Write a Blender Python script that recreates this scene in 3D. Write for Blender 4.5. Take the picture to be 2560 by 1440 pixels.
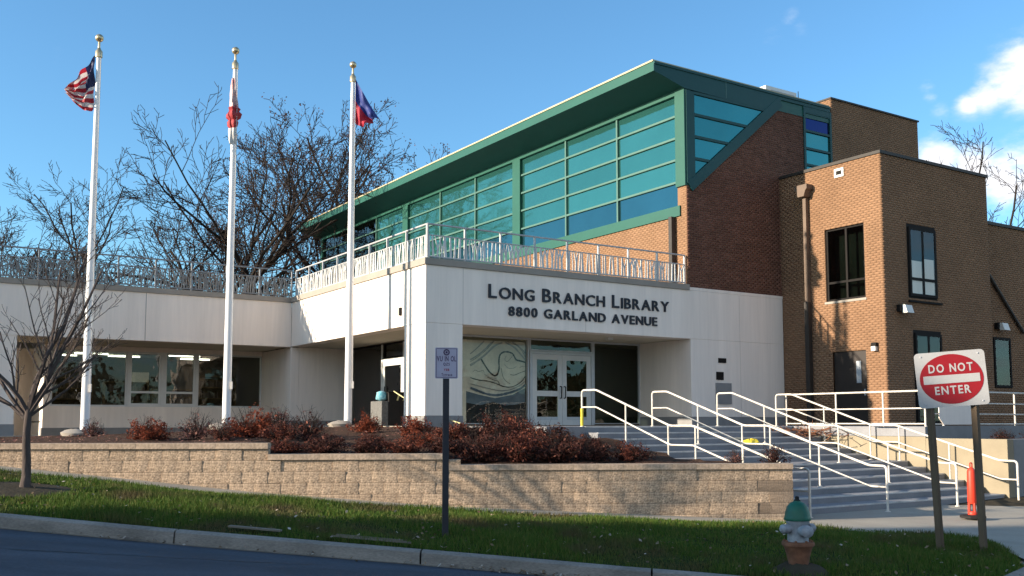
import bpy, math, random
import numpy as np
from mathutils import Vector, Matrix
R = math.radians
scene = bpy.context.scene
for o in list(bpy.data.objects):
    bpy.data.objects.remove(o)

# ------------------------------------------------------------ camera
cd = bpy.data.cameras.new('camera')
cam = bpy.data.objects.new('camera', cd)
scene.collection.objects.link(cam)
cd.sensor_fit = 'HORIZONTAL'
cd.sensor_width = 36.0
cd.lens = 36.0 * 2450 / 2560
cd.shift_y = 122 / 2560
cd.clip_start = 0.1
cd.clip_end = 3000
cam.location = (0, 0, 0)
cam.rotation_euler = (R(95.0), 0, 0)
scene.camera = cam

# ------------------------------------------------------------ light
ALPHA = R(32.9)                       # heading of the library
CU, SU = math.cos(ALPHA), math.sin(ALPHA)
SUN = Vector((-CU - 0.25 * SU, -SU + 0.25 * CU, 0.27)).normalized()   # towards the sun
SUN_EL = math.asin(SUN.z)
SUN_AZ = math.atan2(SUN.x, SUN.y)
world = bpy.data.worlds.new('World')
scene.world = world
world.use_nodes = True
wn, wl = world.node_tree.nodes, world.node_tree.links
wn.clear()
w_out = wn.new('ShaderNodeOutputWorld')
w_bg = wn.new('ShaderNodeBackground')
w_bg.inputs['Strength'].default_value = 0.11
sky = wn.new('ShaderNodeTexSky')
sky.sky_type = 'NISHITA'
sky.sun_disc = False
sky.sun_elevation = SUN_EL
sky.sun_rotation = SUN_AZ % (2 * math.pi)
sky.altitude = 100
sky.air_density = 1.0
sky.dust_density = 0.6
sky.ozone_density = 1.6
tc = wn.new('ShaderNodeTexCoord')


def wmath(op, a, b=None, c=None):
    n = wn.new('ShaderNodeMath')
    n.operation = op
    for i, v in enumerate((a, b, c)):
        if v is None:
            continue
        if isinstance(v, (int, float)):
            n.inputs[i].default_value = v
        else:
            wl.new(v, n.inputs[i])
    return n.outputs[0]


# fair weather clouds: banks of noise in a few directions; wide unseen ones added for fill
cnoise = wn.new('ShaderNodeTexNoise')
cnoise.inputs['Scale'].default_value = 24.0
cnoise.inputs['Detail'].default_value = 8
cnoise.inputs['Roughness'].default_value = 0.6
cmap = wn.new('ShaderNodeMapping')
cmap.inputs['Scale'].default_value = (1, 1, 2.2)
wl.new(tc.outputs['Generated'], cmap.inputs['Vector'])
wl.new(cmap.outputs[0], cnoise.inputs['Vector'])
lobes = None
for (dx, dy, dz, width, amp) in (
        (0.4399, 0.8461, 0.3009, 0.0267, 1.00),
        (0.4250, 0.8563, 0.2934, 0.0202, 0.95),
        (0.4125, 0.8648, 0.2863, 0.0156, 0.85),
        (0.4540, 0.8349, 0.3113, 0.0322, 1.05),
        (0.4521, 0.8432, 0.2908, 0.0276, 0.85),
        (0.3802, 0.8723, 0.3075, 0.0110, 0.62),
        (0.3827, 0.8746, 0.2978, 0.0101, 0.58),
        (0.3921, 0.8747, 0.2847, 0.0138, 0.55),
        (0.4071, 0.8696, 0.2793, 0.0138, 0.50),
        (0.2602, 0.8877, 0.3799, 0.0138, 0.42),
        (0.2734, 0.8890, 0.3673, 0.0156, 0.42),
        (0.2476, 0.8976, 0.3646, 0.0184, 0.36),
        (0.3948, 0.8861, 0.2431, 0.0253, 0.98),
        (0.4201, 0.8784, 0.2279, 0.0322, 0.98),
        (0.4442, 0.8690, 0.2181, 0.0322, 0.98),
        (0.4634, 0.8569, 0.2260, 0.0368, 0.98),
        (-0.4072, 0.8540, 0.3239, 0.0207, 0.36),
        (0.9, 0.3, 0.3, 0.45, 0.95),  # these wide banks, out of view, are added as fill light
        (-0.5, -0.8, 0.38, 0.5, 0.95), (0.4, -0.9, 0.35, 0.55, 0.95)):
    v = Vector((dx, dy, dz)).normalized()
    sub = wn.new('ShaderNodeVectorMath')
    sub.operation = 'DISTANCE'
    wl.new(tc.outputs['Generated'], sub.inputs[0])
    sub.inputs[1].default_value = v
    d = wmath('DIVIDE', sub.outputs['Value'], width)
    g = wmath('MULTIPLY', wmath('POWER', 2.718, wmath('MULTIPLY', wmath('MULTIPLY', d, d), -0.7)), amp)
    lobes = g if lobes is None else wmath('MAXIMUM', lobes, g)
cl = wmath('ADD', wmath('MULTIPLY', lobes, 0.80), wmath('MULTIPLY', wmath('SUBTRACT', cnoise.outputs['Fac'], 0.5), 1.7))
cl = wmath('MULTIPLY', cl, lobes)
ramp = wn.new('ShaderNodeMapRange')
ramp.interpolation_type = 'SMOOTHSTEP'
ramp.inputs['From Min'].default_value = 0.10
ramp.inputs['From Max'].default_value = 0.80
wl.new(cl, ramp.inputs['Value'])
tint = wn.new('ShaderNodeMixRGB')
tint.blend_type = 'MULTIPLY'
tint.inputs['Fac'].default_value = 1.0
tint.inputs['Color2'].default_value = (0.485, 0.765, 0.93, 1)
wl.new(sky.outputs[0], tint.inputs['Color1'])
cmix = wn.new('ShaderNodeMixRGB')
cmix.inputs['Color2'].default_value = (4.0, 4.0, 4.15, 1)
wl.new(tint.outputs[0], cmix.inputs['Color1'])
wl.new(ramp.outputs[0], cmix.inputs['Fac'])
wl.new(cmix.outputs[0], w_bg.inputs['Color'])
wl.new(w_bg.outputs[0], w_out.inputs['Surface'])

sd = bpy.data.lights.new('sun', 'SUN')
sd.energy = 4.0
sd.angle = R(0.53)
sd.color = (1.0, 0.86, 0.68)
sun = bpy.data.objects.new('sun', sd)
scene.collection.objects.link(sun)
sun.location = (-40, -10, 40)
sun.rotation_euler = SUN.to_track_quat('Z', 'Y').to_euler()

vs = scene.view_settings
vs.view_transform = 'Standard'
vs.look = 'None'
vs.exposure = 1.43
vs.gamma = 1.0
vs.use_curve_mapping = False
scene.cycles.max_bounces = 7
scene.cycles.diffuse_bounces = 3
scene.cycles.glossy_bounces = 3
scene.cycles.transparent_max_bounces = 10

# ------------------------------------------------------------ helpers
COL = scene.collection


class MB:
    """collects shapes, then links them as ONE mesh object"""

    def __init__(self):
        self.v, self.f, self.uv = [], [], None

    def add(self, vs_, fs):
        o = len(self.v)
        self.v.extend([tuple(p) for p in vs_])
        self.f.extend([tuple(i + o for i in f) for f in fs])
        return self

    def box(self, x0, x1, y0, y1, z0, z1):
        return self.add([(x0, y0, z0), (x1, y0, z0), (x1, y1, z0), (x0, y1, z0),
                         (x0, y0, z1), (x1, y0, z1), (x1, y1, z1), (x0, y1, z1)],
                        [(0, 3, 2, 1), (4, 5, 6, 7), (0, 1, 5, 4), (1, 2, 6, 5), (2, 3, 7, 6), (3, 0, 4, 7)])

    def prism(self, poly, axis, a, b):
        """poly in the two other axes, extruded along axis from a to b"""
        def p3(p, h):
            if axis == 'y':
                return (p[0], h, p[1])
            if axis == 'x':
                return (h, p[0], p[1])
            return (p[0], p[1], h)
        n = len(poly)
        vs_ = [p3(p, a) for p in poly] + [p3(p, b) for p in poly]
        fs = [tuple(range(n)), tuple(range(2 * n - 1, n - 1, -1))]
        fs += [(i, i + n, (i + 1) % n + n, (i + 1) % n) for i in range(n)]
        return self.add(vs_, fs)

    def tube(self, pts, r, k=8, cap=True):
        pts = [Vector(p) for p in pts]
        n = len(pts)
        rs = r if isinstance(r, (list, tuple)) else [r] * n
        vs_, fs = [], []
        prev = None
        for i, p in enumerate(pts):
            t = (pts[min(i + 1, n - 1)] - pts[max(i - 1, 0)]).normalized()
            if prev is None:
                a = t.orthogonal().normalized()
                if abs(t.z) < 0.9:
                    a = t.cross(Vector((0, 0, 1))).normalized()
            else:
                a = (prev - t * prev.dot(t)).normalized()
            prev = a
            b = t.cross(a)
            for j in range(k):
                q = 2 * math.pi * (j + 0.5) / k
                vs_.append(p + (a * math.cos(q) + b * math.sin(q)) * rs[i])
        for i in range(n - 1):
            for j in range(k):
                fs.append((i * k + j, i * k + (j + 1) % k, (i + 1) * k + (j + 1) % k, (i + 1) * k + j))
        if cap:
            fs.append(tuple(range(k - 1, -1, -1)))
            fs.append(tuple((n - 1) * k + j for j in range(k)))
        return self.add(vs_, fs)

    def lathe(self, prof, k=20, c=(0, 0, 0)):
        """prof: (radius, z) from bottom to top"""
        vs_, fs = [], []
        for r, z in prof:
            for j in range(k):
                q = 2 * math.pi * j / k
                vs_.append((c[0] + r * math.cos(q), c[1] + r * math.sin(q), c[2] + z))
        n = len(prof)
        for i in range(n - 1):
            for j in range(k):
                fs.append((i * k + j, i * k + (j + 1) % k, (i + 1) * k + (j + 1) % k, (i + 1) * k + j))
        fs.append(tuple(range(k - 1, -1, -1)))
        fs.append(tuple((n - 1) * k + j for j in range(k)))
        return self.add(vs_, fs)

    def build(self, name, mat, parent=None, smooth=False, bevel=0.0, **tags):
        me = bpy.data.meshes.new(name)
        me.from_pydata([tuple(p) for p in self.v], [], self.f)
        me.validate()
        me.update()
        return link(name, me, mat, parent, smooth, bevel, **tags)


def link(name, me, mat, parent=None, smooth=False, bevel=0.0, **tags):
    if mat is not None and not me.materials:
        me.materials.append(mat)
    if smooth:
        me.polygons.foreach_set('use_smooth', [True] * len(me.polygons))
        me.set_sharp_from_angle(angle=R(40))
    o = bpy.data.objects.new(name, me)
    COL.objects.link(o)
    if parent is not None:
        o.parent = parent
    if bevel:
        m = o.modifiers.new('bevel', 'BEVEL')
        m.width = bevel
        m.segments = 2
        m.limit_method = 'ANGLE'
    for k_, v_ in tags.items():
        if v_ is not None:
            o[k_] = v_
    return o


def npmesh(name, V, F):
    """V (n,3), F (m,3|4) numpy arrays"""
    me = bpy.data.meshes.new(name)
    n, m, k = len(V), len(F), F.shape[1]
    me.vertices.add(n)
    me.vertices.foreach_set('co', np.asarray(V, np.float32).ravel())
    me.loops.add(m * k)
    me.loops.foreach_set('vertex_index', np.asarray(F, np.int32).ravel())
    me.polygons.add(m)
    me.polygons.foreach_set('loop_start', np.arange(0, m * k, k, dtype=np.int32))
    me.update(calc_edges=True)
    return me


def thing(name, label, category, loc=(0, 0, 0), rz=0.0, group=None):
    o = bpy.data.objects.new(name, None)
    COL.objects.link(o)
    o.empty_display_size = 0.2
    o.location = loc
    o.rotation_euler = (0, 0, rz)
    o['label'] = label
    o['category'] = category
    if group:
        o['group'] = group
    return o


def ordinal(i):
    return ['first', 'second', 'third', 'fourth', 'fifth', 'sixth', 'seventh', 'eighth', 'ninth', 'tenth', 'eleventh',
            'twelfth', 'thirteenth', 'fourteenth', 'fifteenth', 'sixteenth', 'seventeenth', 'eighteenth'][i]


def fillet(pts, r=0.08, n=4):
    pts = [Vector(p) for p in pts]
    out = [pts[0]]
    for i in range(1, len(pts) - 1):
        a, b, c = pts[i - 1], pts[i], pts[i + 1]
        d = min(r, (a - b).length * 0.45, (c - b).length * 0.45)
        p0 = b + (a - b).normalized() * d
        p1 = b + (c - b).normalized() * d
        for j in range(n + 1):
            t = j / n
            out.append(p0 * (1 - t) ** 2 + b * 2 * t * (1 - t) + p1 * t * t)
    out.append(pts[-1])
    return out


# ------------------------------------------------------------ materials
def mat(name, col, rough=0.7, var=0.12, vscale=3.0, bump=0.0, bscale=40.0, metal=0.0, spec=0.4, col2=None,
        stretch=(1, 1, 1), rnd=0.0, island=0.0, detail=6, bdist=0.02, fine=0.0, fscale=60.0, trans=None):
    m = bpy.data.materials.new(name)
    m.use_nodes = True
    nt = m.node_tree
    N, Lk = nt.nodes, nt.links
    b = N['Principled BSDF']
    b.inputs['Roughness'].default_value = rough
    b.inputs['Metallic'].default_value = metal
    b.inputs['Specular IOR Level'].default_value = spec
    t = N.new('ShaderNodeTexCoord')
    mp = N.new('ShaderNodeMapping')
    mp.inputs['Scale'].default_value = stretch
    Lk.new(t.outputs['Object'], mp.inputs['Vector'])
    no = N.new('ShaderNodeTexNoise')
    no.inputs['Scale'].default_value = vscale
    no.inputs['Detail'].default_value = detail
    no.inputs['Roughness'].default_value = 0.6
    Lk.new(mp.outputs[0], no.inputs['Vector'])
    mr = N.new('ShaderNodeMapRange')
    mr.inputs['From Min'].default_value = 0.28
    mr.inputs['From Max'].default_value = 0.72
    Lk.new(no.outputs['Fac'], mr.inputs['Value'])
    mx = N.new('ShaderNodeMixRGB')
    c2 = col2 if col2 else tuple(c * (1 + var) for c in col)
    c1 = col if col2 else tuple(c * (1 - var) for c in col)
    mx.inputs['Color1'].default_value = (*c1, 1)
    mx.inputs['Color2'].default_value = (*c2, 1)
    Lk.new(mr.outputs[0], mx.inputs['Fac'])
    out = mx.outputs[0]
    if fine:
        n2 = N.new('ShaderNodeTexNoise')
        n2.inputs['Scale'].default_value = fscale
        n2.inputs['Detail'].default_value = 4
        Lk.new(mp.outputs[0], n2.inputs['Vector'])
        r2 = N.new('ShaderNodeMapRange')
        r2.inputs['From Min'].default_value = 0.3
        r2.inputs['From Max'].default_value = 0.7
        r2.inputs['To Min'].default_value = 1 - fine
        r2.inputs['To Max'].default_value = 1 + fine
        Lk.new(n2.outputs['Fac'], r2.inputs['Value'])
        h = N.new('ShaderNodeVectorMath')
        h.operation = 'SCALE'
        Lk.new(out, h.inputs[0])
        Lk.new(r2.outputs[0], h.inputs['Scale'])
        out = h.outputs[0]
    for amount, src in ((rnd, 'ob'), (island, 'is')):
        if not amount:
            continue
        if src == 'ob':
            s = N.new('ShaderNodeObjectInfo').outputs['Random']
        else:
            s = N.new('ShaderNodeNewGeometry').outputs['Random Per Island']
        r2 = N.new('ShaderNodeMapRange')
        r2.inputs['To Min'].default_value = 1 - amount
        r2.inputs['To Max'].default_value = 1 + amount
        Lk.new(s, r2.inputs['Value'])
        h = N.new('ShaderNodeVectorMath')
        h.operation = 'SCALE'
        Lk.new(out, h.inputs[0])
        Lk.new(r2.outputs[0], h.inputs['Scale'])
        out = h.outputs[0]
    Lk.new(out, b.inputs['Base Color'])
    if bump:
        bn = N.new('ShaderNodeTexNoise')
        bn.inputs['Scale'].default_value = bscale
        bn.inputs['Detail'].default_value = 5
        Lk.new(mp.outputs[0], bn.inputs['Vector'])
        bp = N.new('ShaderNodeBump')
        bp.inputs['Strength'].default_value = bump
        bp.inputs['Distance'].default_value = bdist
        Lk.new(bn.outputs['Fac'], bp.inputs['Height'])
        Lk.new(bp.outputs[0], b.inputs['Normal'])
    return m


def leaf_mat(name, c1, c2, c3=None, rough=0.7, transl=0.3, patches=None):
    """leaves: colour per leaf, a little light passing through"""
    m = bpy.data.materials.new(name)
    m.use_nodes = True
    N, Lk = m.node_tree.nodes, m.node_tree.links
    b = N['Principled BSDF']
    b.inputs['Roughness'].default_value = rough
    b.inputs['Specular IOR Level'].default_value = 0.2
    g = N.new('ShaderNodeNewGeometry')
    cr = N.new('ShaderNodeValToRGB')
    cr.color_ramp.elements[0].color = (*c1, 1)
    cr.color_ramp.elements[1].color = (*c2, 1)
    if c3:
        e = cr.color_ramp.elements.new(0.55)
        e.color = (*c3, 1)
    Lk.new(g.outputs['Random Per Island'], cr.inputs['Fac'])
    col_out = cr.outputs[0]
    if patches:
        t = N.new('ShaderNodeTexCoord')
        no = N.new('ShaderNodeTexNoise')
        no.inputs['Scale'].default_value = 0.9
        no.inputs['Detail'].default_value = 5
        Lk.new(t.outputs['Object'], no.inputs['Vector'])
        mr = N.new('ShaderNodeMapRange')
        mr.inputs['From Min'].default_value = 0.50
        mr.inputs['From Max'].default_value = 0.66
        Lk.new(no.outputs['Fac'], mr.inputs['Value'])
        mx = N.new('ShaderNodeMixRGB')
        mx.inputs['Color2'].default_value = (*patches, 1)
        Lk.new(mr.outputs[0], mx.inputs['Fac'])
        Lk.new(col_out, mx.inputs['Color1'])
        col_out = mx.outputs[0]
    Lk.new(col_out, b.inputs['Base Color'])
    if transl:
        tr = N.new('ShaderNodeBsdfTranslucent')
        Lk.new(col_out, tr.inputs['Color'])
        ms = N.new('ShaderNodeMixShader')
        ms.inputs['Fac'].default_value = transl
        Lk.new(b.outputs[0], ms.inputs[1])
        Lk.new(tr.outputs[0], ms.inputs[2])
        Lk.new(ms.outputs[0], N['Material Output'].inputs['Surface'])
    return m


def glass_mat(name, tint=(0.75, 0.8, 0.78), ior=1.5, wave=0.0):
    """window glass: clear, mirror-like by Fresnel"""
    m = bpy.data.materials.new(name)
    m.use_nodes = True
    N, Lk = m.node_tree.nodes, m.node_tree.links
    N.remove(N['Principled BSDF'])
    tr = N.new('ShaderNodeBsdfTransparent')
    tr.inputs['Color'].default_value = (*tint, 1)
    gl = N.new('ShaderNodeBsdfGlossy')
    gl.inputs['Roughness'].default_value = 0.015
    fr = N.new('ShaderNodeFresnel')
    fr.inputs['IOR'].default_value = ior
    ml = N.new('ShaderNodeMath')
    ml.operation = 'MULTIPLY'
    ml.inputs[1].default_value = 1.2
    ml.use_clamp = True
    geo = N.new('ShaderNodeNewGeometry')
    bf = N.new('ShaderNodeMath')
    bf.operation = 'SUBTRACT'
    bf.inputs[0].default_value = 1.0
    Lk.new(geo.outputs['Backfacing'], bf.inputs[1])
    m0 = N.new('ShaderNodeMath')
    m0.operation = 'MULTIPLY'
    Lk.new(fr.outputs[0], m0.inputs[0])
    Lk.new(bf.outputs[0], m0.inputs[1])
    Lk.new(m0.outputs[0], ml.inputs[0])
    if wave:
        no = N.new('ShaderNodeTexNoise')
        no.inputs['Scale'].default_value = 1.3
        t = N.new('ShaderNodeTexCoord')
        Lk.new(t.outputs['Object'], no.inputs['Vector'])
        bp = N.new('ShaderNodeBump')
        bp.inputs['Strength'].default_value = wave
        bp.inputs['Distance'].default_value = 0.05
        Lk.new(no.outputs['Fac'], bp.inputs['Height'])
        Lk.new(bp.outputs[0], gl.inputs['Normal'])
    ms = N.new('ShaderNodeMixShader')
    Lk.new(ml.outputs[0], ms.inputs['Fac'])
    Lk.new(tr.outputs[0], ms.inputs[1])
    Lk.new(gl.outputs[0], ms.inputs[2])
    Lk.new(ms.outputs[0], N['Material Output'].inputs['Surface'])
    return m


def emit_mat(name, col, s):
    m = bpy.data.materials.new(name)
    m.use_nodes = True
    b = m.node_tree.nodes['Principled BSDF']
    b.inputs['Base Color'].default_value = (*col, 1)
    b.inputs['Emission Color'].default_value = (*col, 1)
    b.inputs['Emission Strength'].default_value = s
    return m


M = {}
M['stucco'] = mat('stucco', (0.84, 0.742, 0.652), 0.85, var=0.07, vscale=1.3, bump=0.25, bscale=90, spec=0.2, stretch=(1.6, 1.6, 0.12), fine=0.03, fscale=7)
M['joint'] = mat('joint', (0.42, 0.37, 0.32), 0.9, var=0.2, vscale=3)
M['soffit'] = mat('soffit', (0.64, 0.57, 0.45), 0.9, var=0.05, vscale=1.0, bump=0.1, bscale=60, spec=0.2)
M['plinth'] = mat('plinth', (0.24, 0.235, 0.23), 0.85, var=0.12, vscale=2.5, bump=0.2, bscale=40, spec=0.2)
M['coping'] = mat('coping', (0.30, 0.265, 0.225), 0.75, var=0.10, vscale=1.5, bump=0.1, bscale=30, spec=0.3)
M['brick'] = mat('brick', (0.250, 0.143, 0.083), 0.9, var=0.13, vscale=0.7, bump=0.2, bscale=60, spec=0.15, island=0.07)
M['brick_shaded'] = mat('brick_shaded', (0.140, 0.064, 0.046), 0.9, var=0.14, vscale=0.8, bump=0.3, bscale=60, spec=0.15, island=0.22)  # shaded copy of the brick: shade put into a darker red
M['mortar'] = mat('mortar', (0.232, 0.135, 0.080), 0.95, var=0.10, vscale=2, spec=0.1)
M['green_metal'] = mat('green_metal', (0.013, 0.082, 0.058), 0.45, var=0.07, vscale=1.2, spec=0.35)
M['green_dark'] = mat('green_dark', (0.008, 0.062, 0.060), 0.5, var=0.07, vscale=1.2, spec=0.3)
M['mullion'] = mat('mullion', (0.060, 0.135, 0.110), 0.45, var=0.06, vscale=3, spec=0.4)
M['teal_glass'] = mat('teal_glass', (0.055, 0.215, 0.190), 0.04, var=0.10, vscale=0.30, metal=0.75, spec=0.5, rnd=0.10, bump=0.06, bscale=0.7, bdist=0.1)
M['blue_glass'] = mat('blue_glass', (0.030, 0.115, 0.150), 0.04, var=0.10, vscale=0.4, metal=0.75, spec=0.5, rnd=0.10, bump=0.06, bscale=0.7, bdist=0.1)
M['navy_glass'] = mat('navy_glass', (0.012, 0.020, 0.10), 0.05, var=0.05, metal=0.75, spec=0.5)
M['glass'] = glass_mat('glass', (0.62, 0.66, 0.63), 1.5, 0.25)
M['clear_glass'] = glass_mat('clear_glass', (0.93, 0.94, 0.93), 1.40, 0.0)
M['dark_glass'] = glass_mat('dark_glass', (0.40, 0.44, 0.42), 1.55, 0.3)
M['frame_white'] = mat('frame_white', (0.62, 0.62, 0.60), 0.5, var=0.05, vscale=4)
M['frame_dark'] = mat('frame_dark', (0.014, 0.012, 0.011), 0.75, var=0.1, vscale=4, spec=0.15)
M['alu'] = mat('alu', (0.50, 0.51, 0.52), 0.45, var=0.06, vscale=4, metal=0.2)
M['roof_grey'] = mat('roof_grey', (0.28, 0.27, 0.25), 0.9, var=0.15, vscale=1.5)
M['roof_edge'] = mat('roof_edge', (0.42, 0.36, 0.22), 0.5, var=0.1, vscale=1.5)
M['rail_white'] = mat('rail_white', (0.60, 0.55, 0.48), 0.5, var=0.22, vscale=5, spec=0.35, rnd=0.06, fine=0.12, fscale=30)
M['rail_metal'] = mat('rail_metal', (0.42, 0.41, 0.40), 0.5, var=0.14, vscale=3, metal=0.1)
M['panel_metal'] = mat('panel_metal', (0.55, 0.53, 0.50), 0.55, var=0.15, vscale=4, metal=0.15, rnd=0.12)
M['rail_shaded'] = mat('rail_shaded', (0.24, 0.24, 0.245), 0.55, var=0.2, vscale=4)  # shaded copies of rail and panel metal, shade put into the colour
M['panel_shaded'] = mat('panel_shaded', (0.19, 0.185, 0.18), 0.55, var=0.25, vscale=5, metal=0.15, rnd=0.12)
M['letter'] = mat('letter', (0.012, 0.013, 0.022), 0.5, var=0.1)
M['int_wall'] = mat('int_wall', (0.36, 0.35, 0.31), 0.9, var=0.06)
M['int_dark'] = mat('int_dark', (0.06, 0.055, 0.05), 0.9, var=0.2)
M['int_floor'] = mat('int_floor', (0.10, 0.085, 0.07), 0.7, var=0.2)
M['green_wall'] = mat('green_wall', (0.14, 0.185, 0.095), 0.9, var=0.06)
M['grey_green'] = mat('grey_green', (0.075, 0.088, 0.072), 0.9, var=0.3, vscale=1.2)
M['shelf'] = mat('shelf', (0.26, 0.17, 0.09), 0.7, var=0.2, vscale=6, stretch=(1, 1, 6))
M['books'] = mat('books', (0.22, 0.17, 0.16), 0.8, var=0.2, island=0.7)
M['tube_light'] = emit_mat('tube_light', (1.0, 0.93, 0.78), 4.0)
M['concrete'] = mat('concrete', (0.34, 0.305, 0.25), 0.9, var=0.13, vscale=1.1, bump=0.2, bscale=50, spec=0.2, fine=0.07, fscale=35)
M['concrete_step'] = mat('concrete_step', (0.235, 0.235, 0.245), 0.9, var=0.16, vscale=1.3, bump=0.2, bscale=40, spec=0.2, fine=0.06, fscale=30)
M['sunlit_nosing'] = mat('sunlit_nosing', (0.52, 0.50, 0.47), 0.85, var=0.25, vscale=3, spec=0.2, fine=0.1)
M['cream_wall'] = mat('cream_wall', (0.265, 0.222, 0.155), 0.9, var=0.14, vscale=1.3, bump=0.3, bscale=30, spec=0.2)
M['kerb'] = mat('kerb', (0.25, 0.225, 0.195), 0.9, var=0.32, vscale=1.6, bump=0.35, bscale=45, spec=0.2, fine=0.18, fscale=40, stretch=(0.6, 1, 2))
M['asphalt'] = mat('asphalt', (0.054, 0.064, 0.082), 0.85, var=0.36, vscale=0.8, bump=0.6, bscale=90, spec=0.3, stretch=(0.45, 1.6, 1), fine=0.24, fscale=45, bdist=0.012)
M['tar'] = mat('tar', (0.022, 0.023, 0.026), 0.7, var=0.3, vscale=5)
M['seam'] = mat('seam', (0.20, 0.16, 0.12), 0.9, var=0.4, vscale=5)
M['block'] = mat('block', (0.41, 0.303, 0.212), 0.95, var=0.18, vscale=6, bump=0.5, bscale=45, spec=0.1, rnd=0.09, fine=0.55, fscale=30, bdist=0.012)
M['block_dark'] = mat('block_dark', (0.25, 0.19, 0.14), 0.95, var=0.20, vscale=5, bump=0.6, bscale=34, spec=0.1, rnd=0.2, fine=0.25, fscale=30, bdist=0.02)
M['cap'] = mat('cap', (0.42, 0.32, 0.235), 0.95, var=0.15, vscale=5, bump=0.4, bscale=30, spec=0.1, rnd=0.10, fine=0.25, fscale=25, bdist=0.012)
M['mulch'] = mat('mulch', (0.075, 0.042, 0.028), 0.95, var=0.45, vscale=7, bump=0.9, bscale=25, spec=0.1, fine=0.35, fscale=18, bdist=0.05)
M['soil'] = mat('soil', (0.055, 0.045, 0.030), 0.95, var=0.3, vscale=3, bump=0.6, bscale=20, spec=0.1)
M['turf'] = mat('turf', (0.030, 0.044, 0.011), 0.95, var=0.4, vscale=2, bump=0.6, bscale=30, spec=0.05, fine=0.3, fscale=14)
M['field'] = mat('field', (0.10, 0.095, 0.055), 0.95, var=0.3, vscale=0.06, spec=0.1)
M['grass'] = leaf_mat('grass', (0.040, 0.092, 0.011), (0.155, 0.155, 0.040), (0.066, 0.125, 0.015), 0.7, 0.3, (0.10, 0.082, 0.036))
M['leaf_rust'] = leaf_mat('leaf_rust', (0.050, 0.016, 0.012), (0.26, 0.085, 0.05), (0.095, 0.026, 0.018), 0.7, 0.3)
M['leaf_dark'] = leaf_mat('leaf_dark', (0.030, 0.012, 0.010), (0.16, 0.06, 0.042), (0.060, 0.019, 0.014), 0.7, 0.3)
M['leaf_orange'] = leaf_mat('leaf_orange', (0.09, 0.024, 0.014), (0.34, 0.085, 0.038), (0.17, 0.040, 0.020), 0.7, 0.3)
M['leaf_pink'] = leaf_mat('leaf_pink', (0.13, 0.062, 0.052), (0.30, 0.155, 0.13), (0.19, 0.085, 0.07), 0.7, 0.3)
M['leaf_tree'] = leaf_mat('leaf_tree', (0.050, 0.028, 0.018), (0.17, 0.062, 0.040), (0.085, 0.042, 0.024), 0.7, 0.3)
M['leaf_green'] = leaf_mat('leaf_green', (0.018, 0.034, 0.012), (0.060, 0.080, 0.028), (0.034, 0.055, 0.018), 0.7, 0.25)
M['leaf_wood'] = leaf_mat('leaf_wood', (0.030, 0.030, 0.016), (0.105, 0.080, 0.045), (0.060, 0.050, 0.028), 0.8, 0.2)
M['litter'] = leaf_mat('litter', (0.10, 0.065, 0.04), (0.55, 0.50, 0.44), (0.26, 0.17, 0.10), 0.8, 0.2)
M['bark'] = mat('bark', (0.030, 0.024, 0.021), 0.95, var=0.3, vscale=4, stretch=(1, 1, 0.3), spec=0.1)
M['bark_near'] = mat('bark_near', (0.080, 0.064, 0.058), 0.9, var=0.35, vscale=9, stretch=(1, 1, 0.25), bump=0.6, bscale=30, spec=0.1)
M['twig'] = mat('twig', (0.036, 0.027, 0.024), 0.95, var=0.2, vscale=1, spec=0.1)
M['pole'] = mat('pole', (0.72, 0.72, 0.72), 0.42, var=0.06, vscale=2, stretch=(1, 1, 0.2), spec=0.5)
M['gold'] = mat('gold', (0.62, 0.48, 0.28), 0.3, var=0.1, metal=0.8)
M['rope'] = mat('rope', (0.55, 0.53, 0.5), 0.9, var=0.1)
M['post_dark'] = mat('post_dark', (0.030, 0.030, 0.036), 0.6, var=0.2, vscale=5, spec=0.3)
M['wood_post'] = mat('wood_post', (0.125, 0.090, 0.060), 0.85, var=0.35, vscale=6, stretch=(1, 1, 0.12), bump=0.4, bscale=20, spec=0.15)
M['wood_grey'] = mat('wood_grey', (0.17, 0.15, 0.12), 0.9, var=0.3, vscale=6, stretch=(0.2, 1, 1), spec=0.1)
M['art_cream'] = mat('art_cream', (0.72, 0.66, 0.53), 0.8, var=0.14, vscale=2.5, fine=0.06, fscale=14)
M['art_grey'] = mat('art_grey', (0.34, 0.34, 0.31), 0.8, var=0.2, vscale=4)
M['art_ink'] = mat('art_ink', (0.022, 0.025, 0.026), 0.8, var=0.3, vscale=4)
M['art_blue'] = mat('art_blue', (0.20, 0.25, 0.28), 0.8, vscale=1.6, col2=(0.06, 0.09, 0.12))
M['sign_white'] = mat('sign_white', (0.46, 0.45, 0.44), 0.5, var=0.05, vscale=3, fine=0.03)
M['sign_lilac'] = mat('sign_lilac', (0.42, 0.39, 0.48), 0.5, var=0.07, vscale=6)
M['sign_red'] = mat('sign_red', (0.30, 0.010, 0.016), 0.45, var=0.10, vscale=3)
M['ink_purple'] = mat('ink_purple', (0.060, 0.030, 0.085), 0.6, var=0.1)
M['ink_red'] = mat('ink_red', (0.30, 0.02, 0.05), 0.6, var=0.1)
M['hyd_green'] = mat('hyd_green', (0.012, 0.105, 0.062), 0.45, var=0.15, vscale=7, bump=0.2, bscale=30)
M['hyd_silver'] = mat('hyd_silver', (0.30, 0.31, 0.325), 0.55, var=0.28, vscale=14, bump=0.3, bscale=35)
M['rust'] = mat('rust', (0.20, 0.085, 0.045), 0.85, var=0.35, vscale=9, bump=0.4, bscale=30)
M['orange_red'] = mat('orange_red', (0.62, 0.045, 0.020), 0.5, var=0.07, vscale=4)
M['rubber'] = mat('rubber', (0.012, 0.010, 0.009), 0.8, var=0.3)
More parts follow.
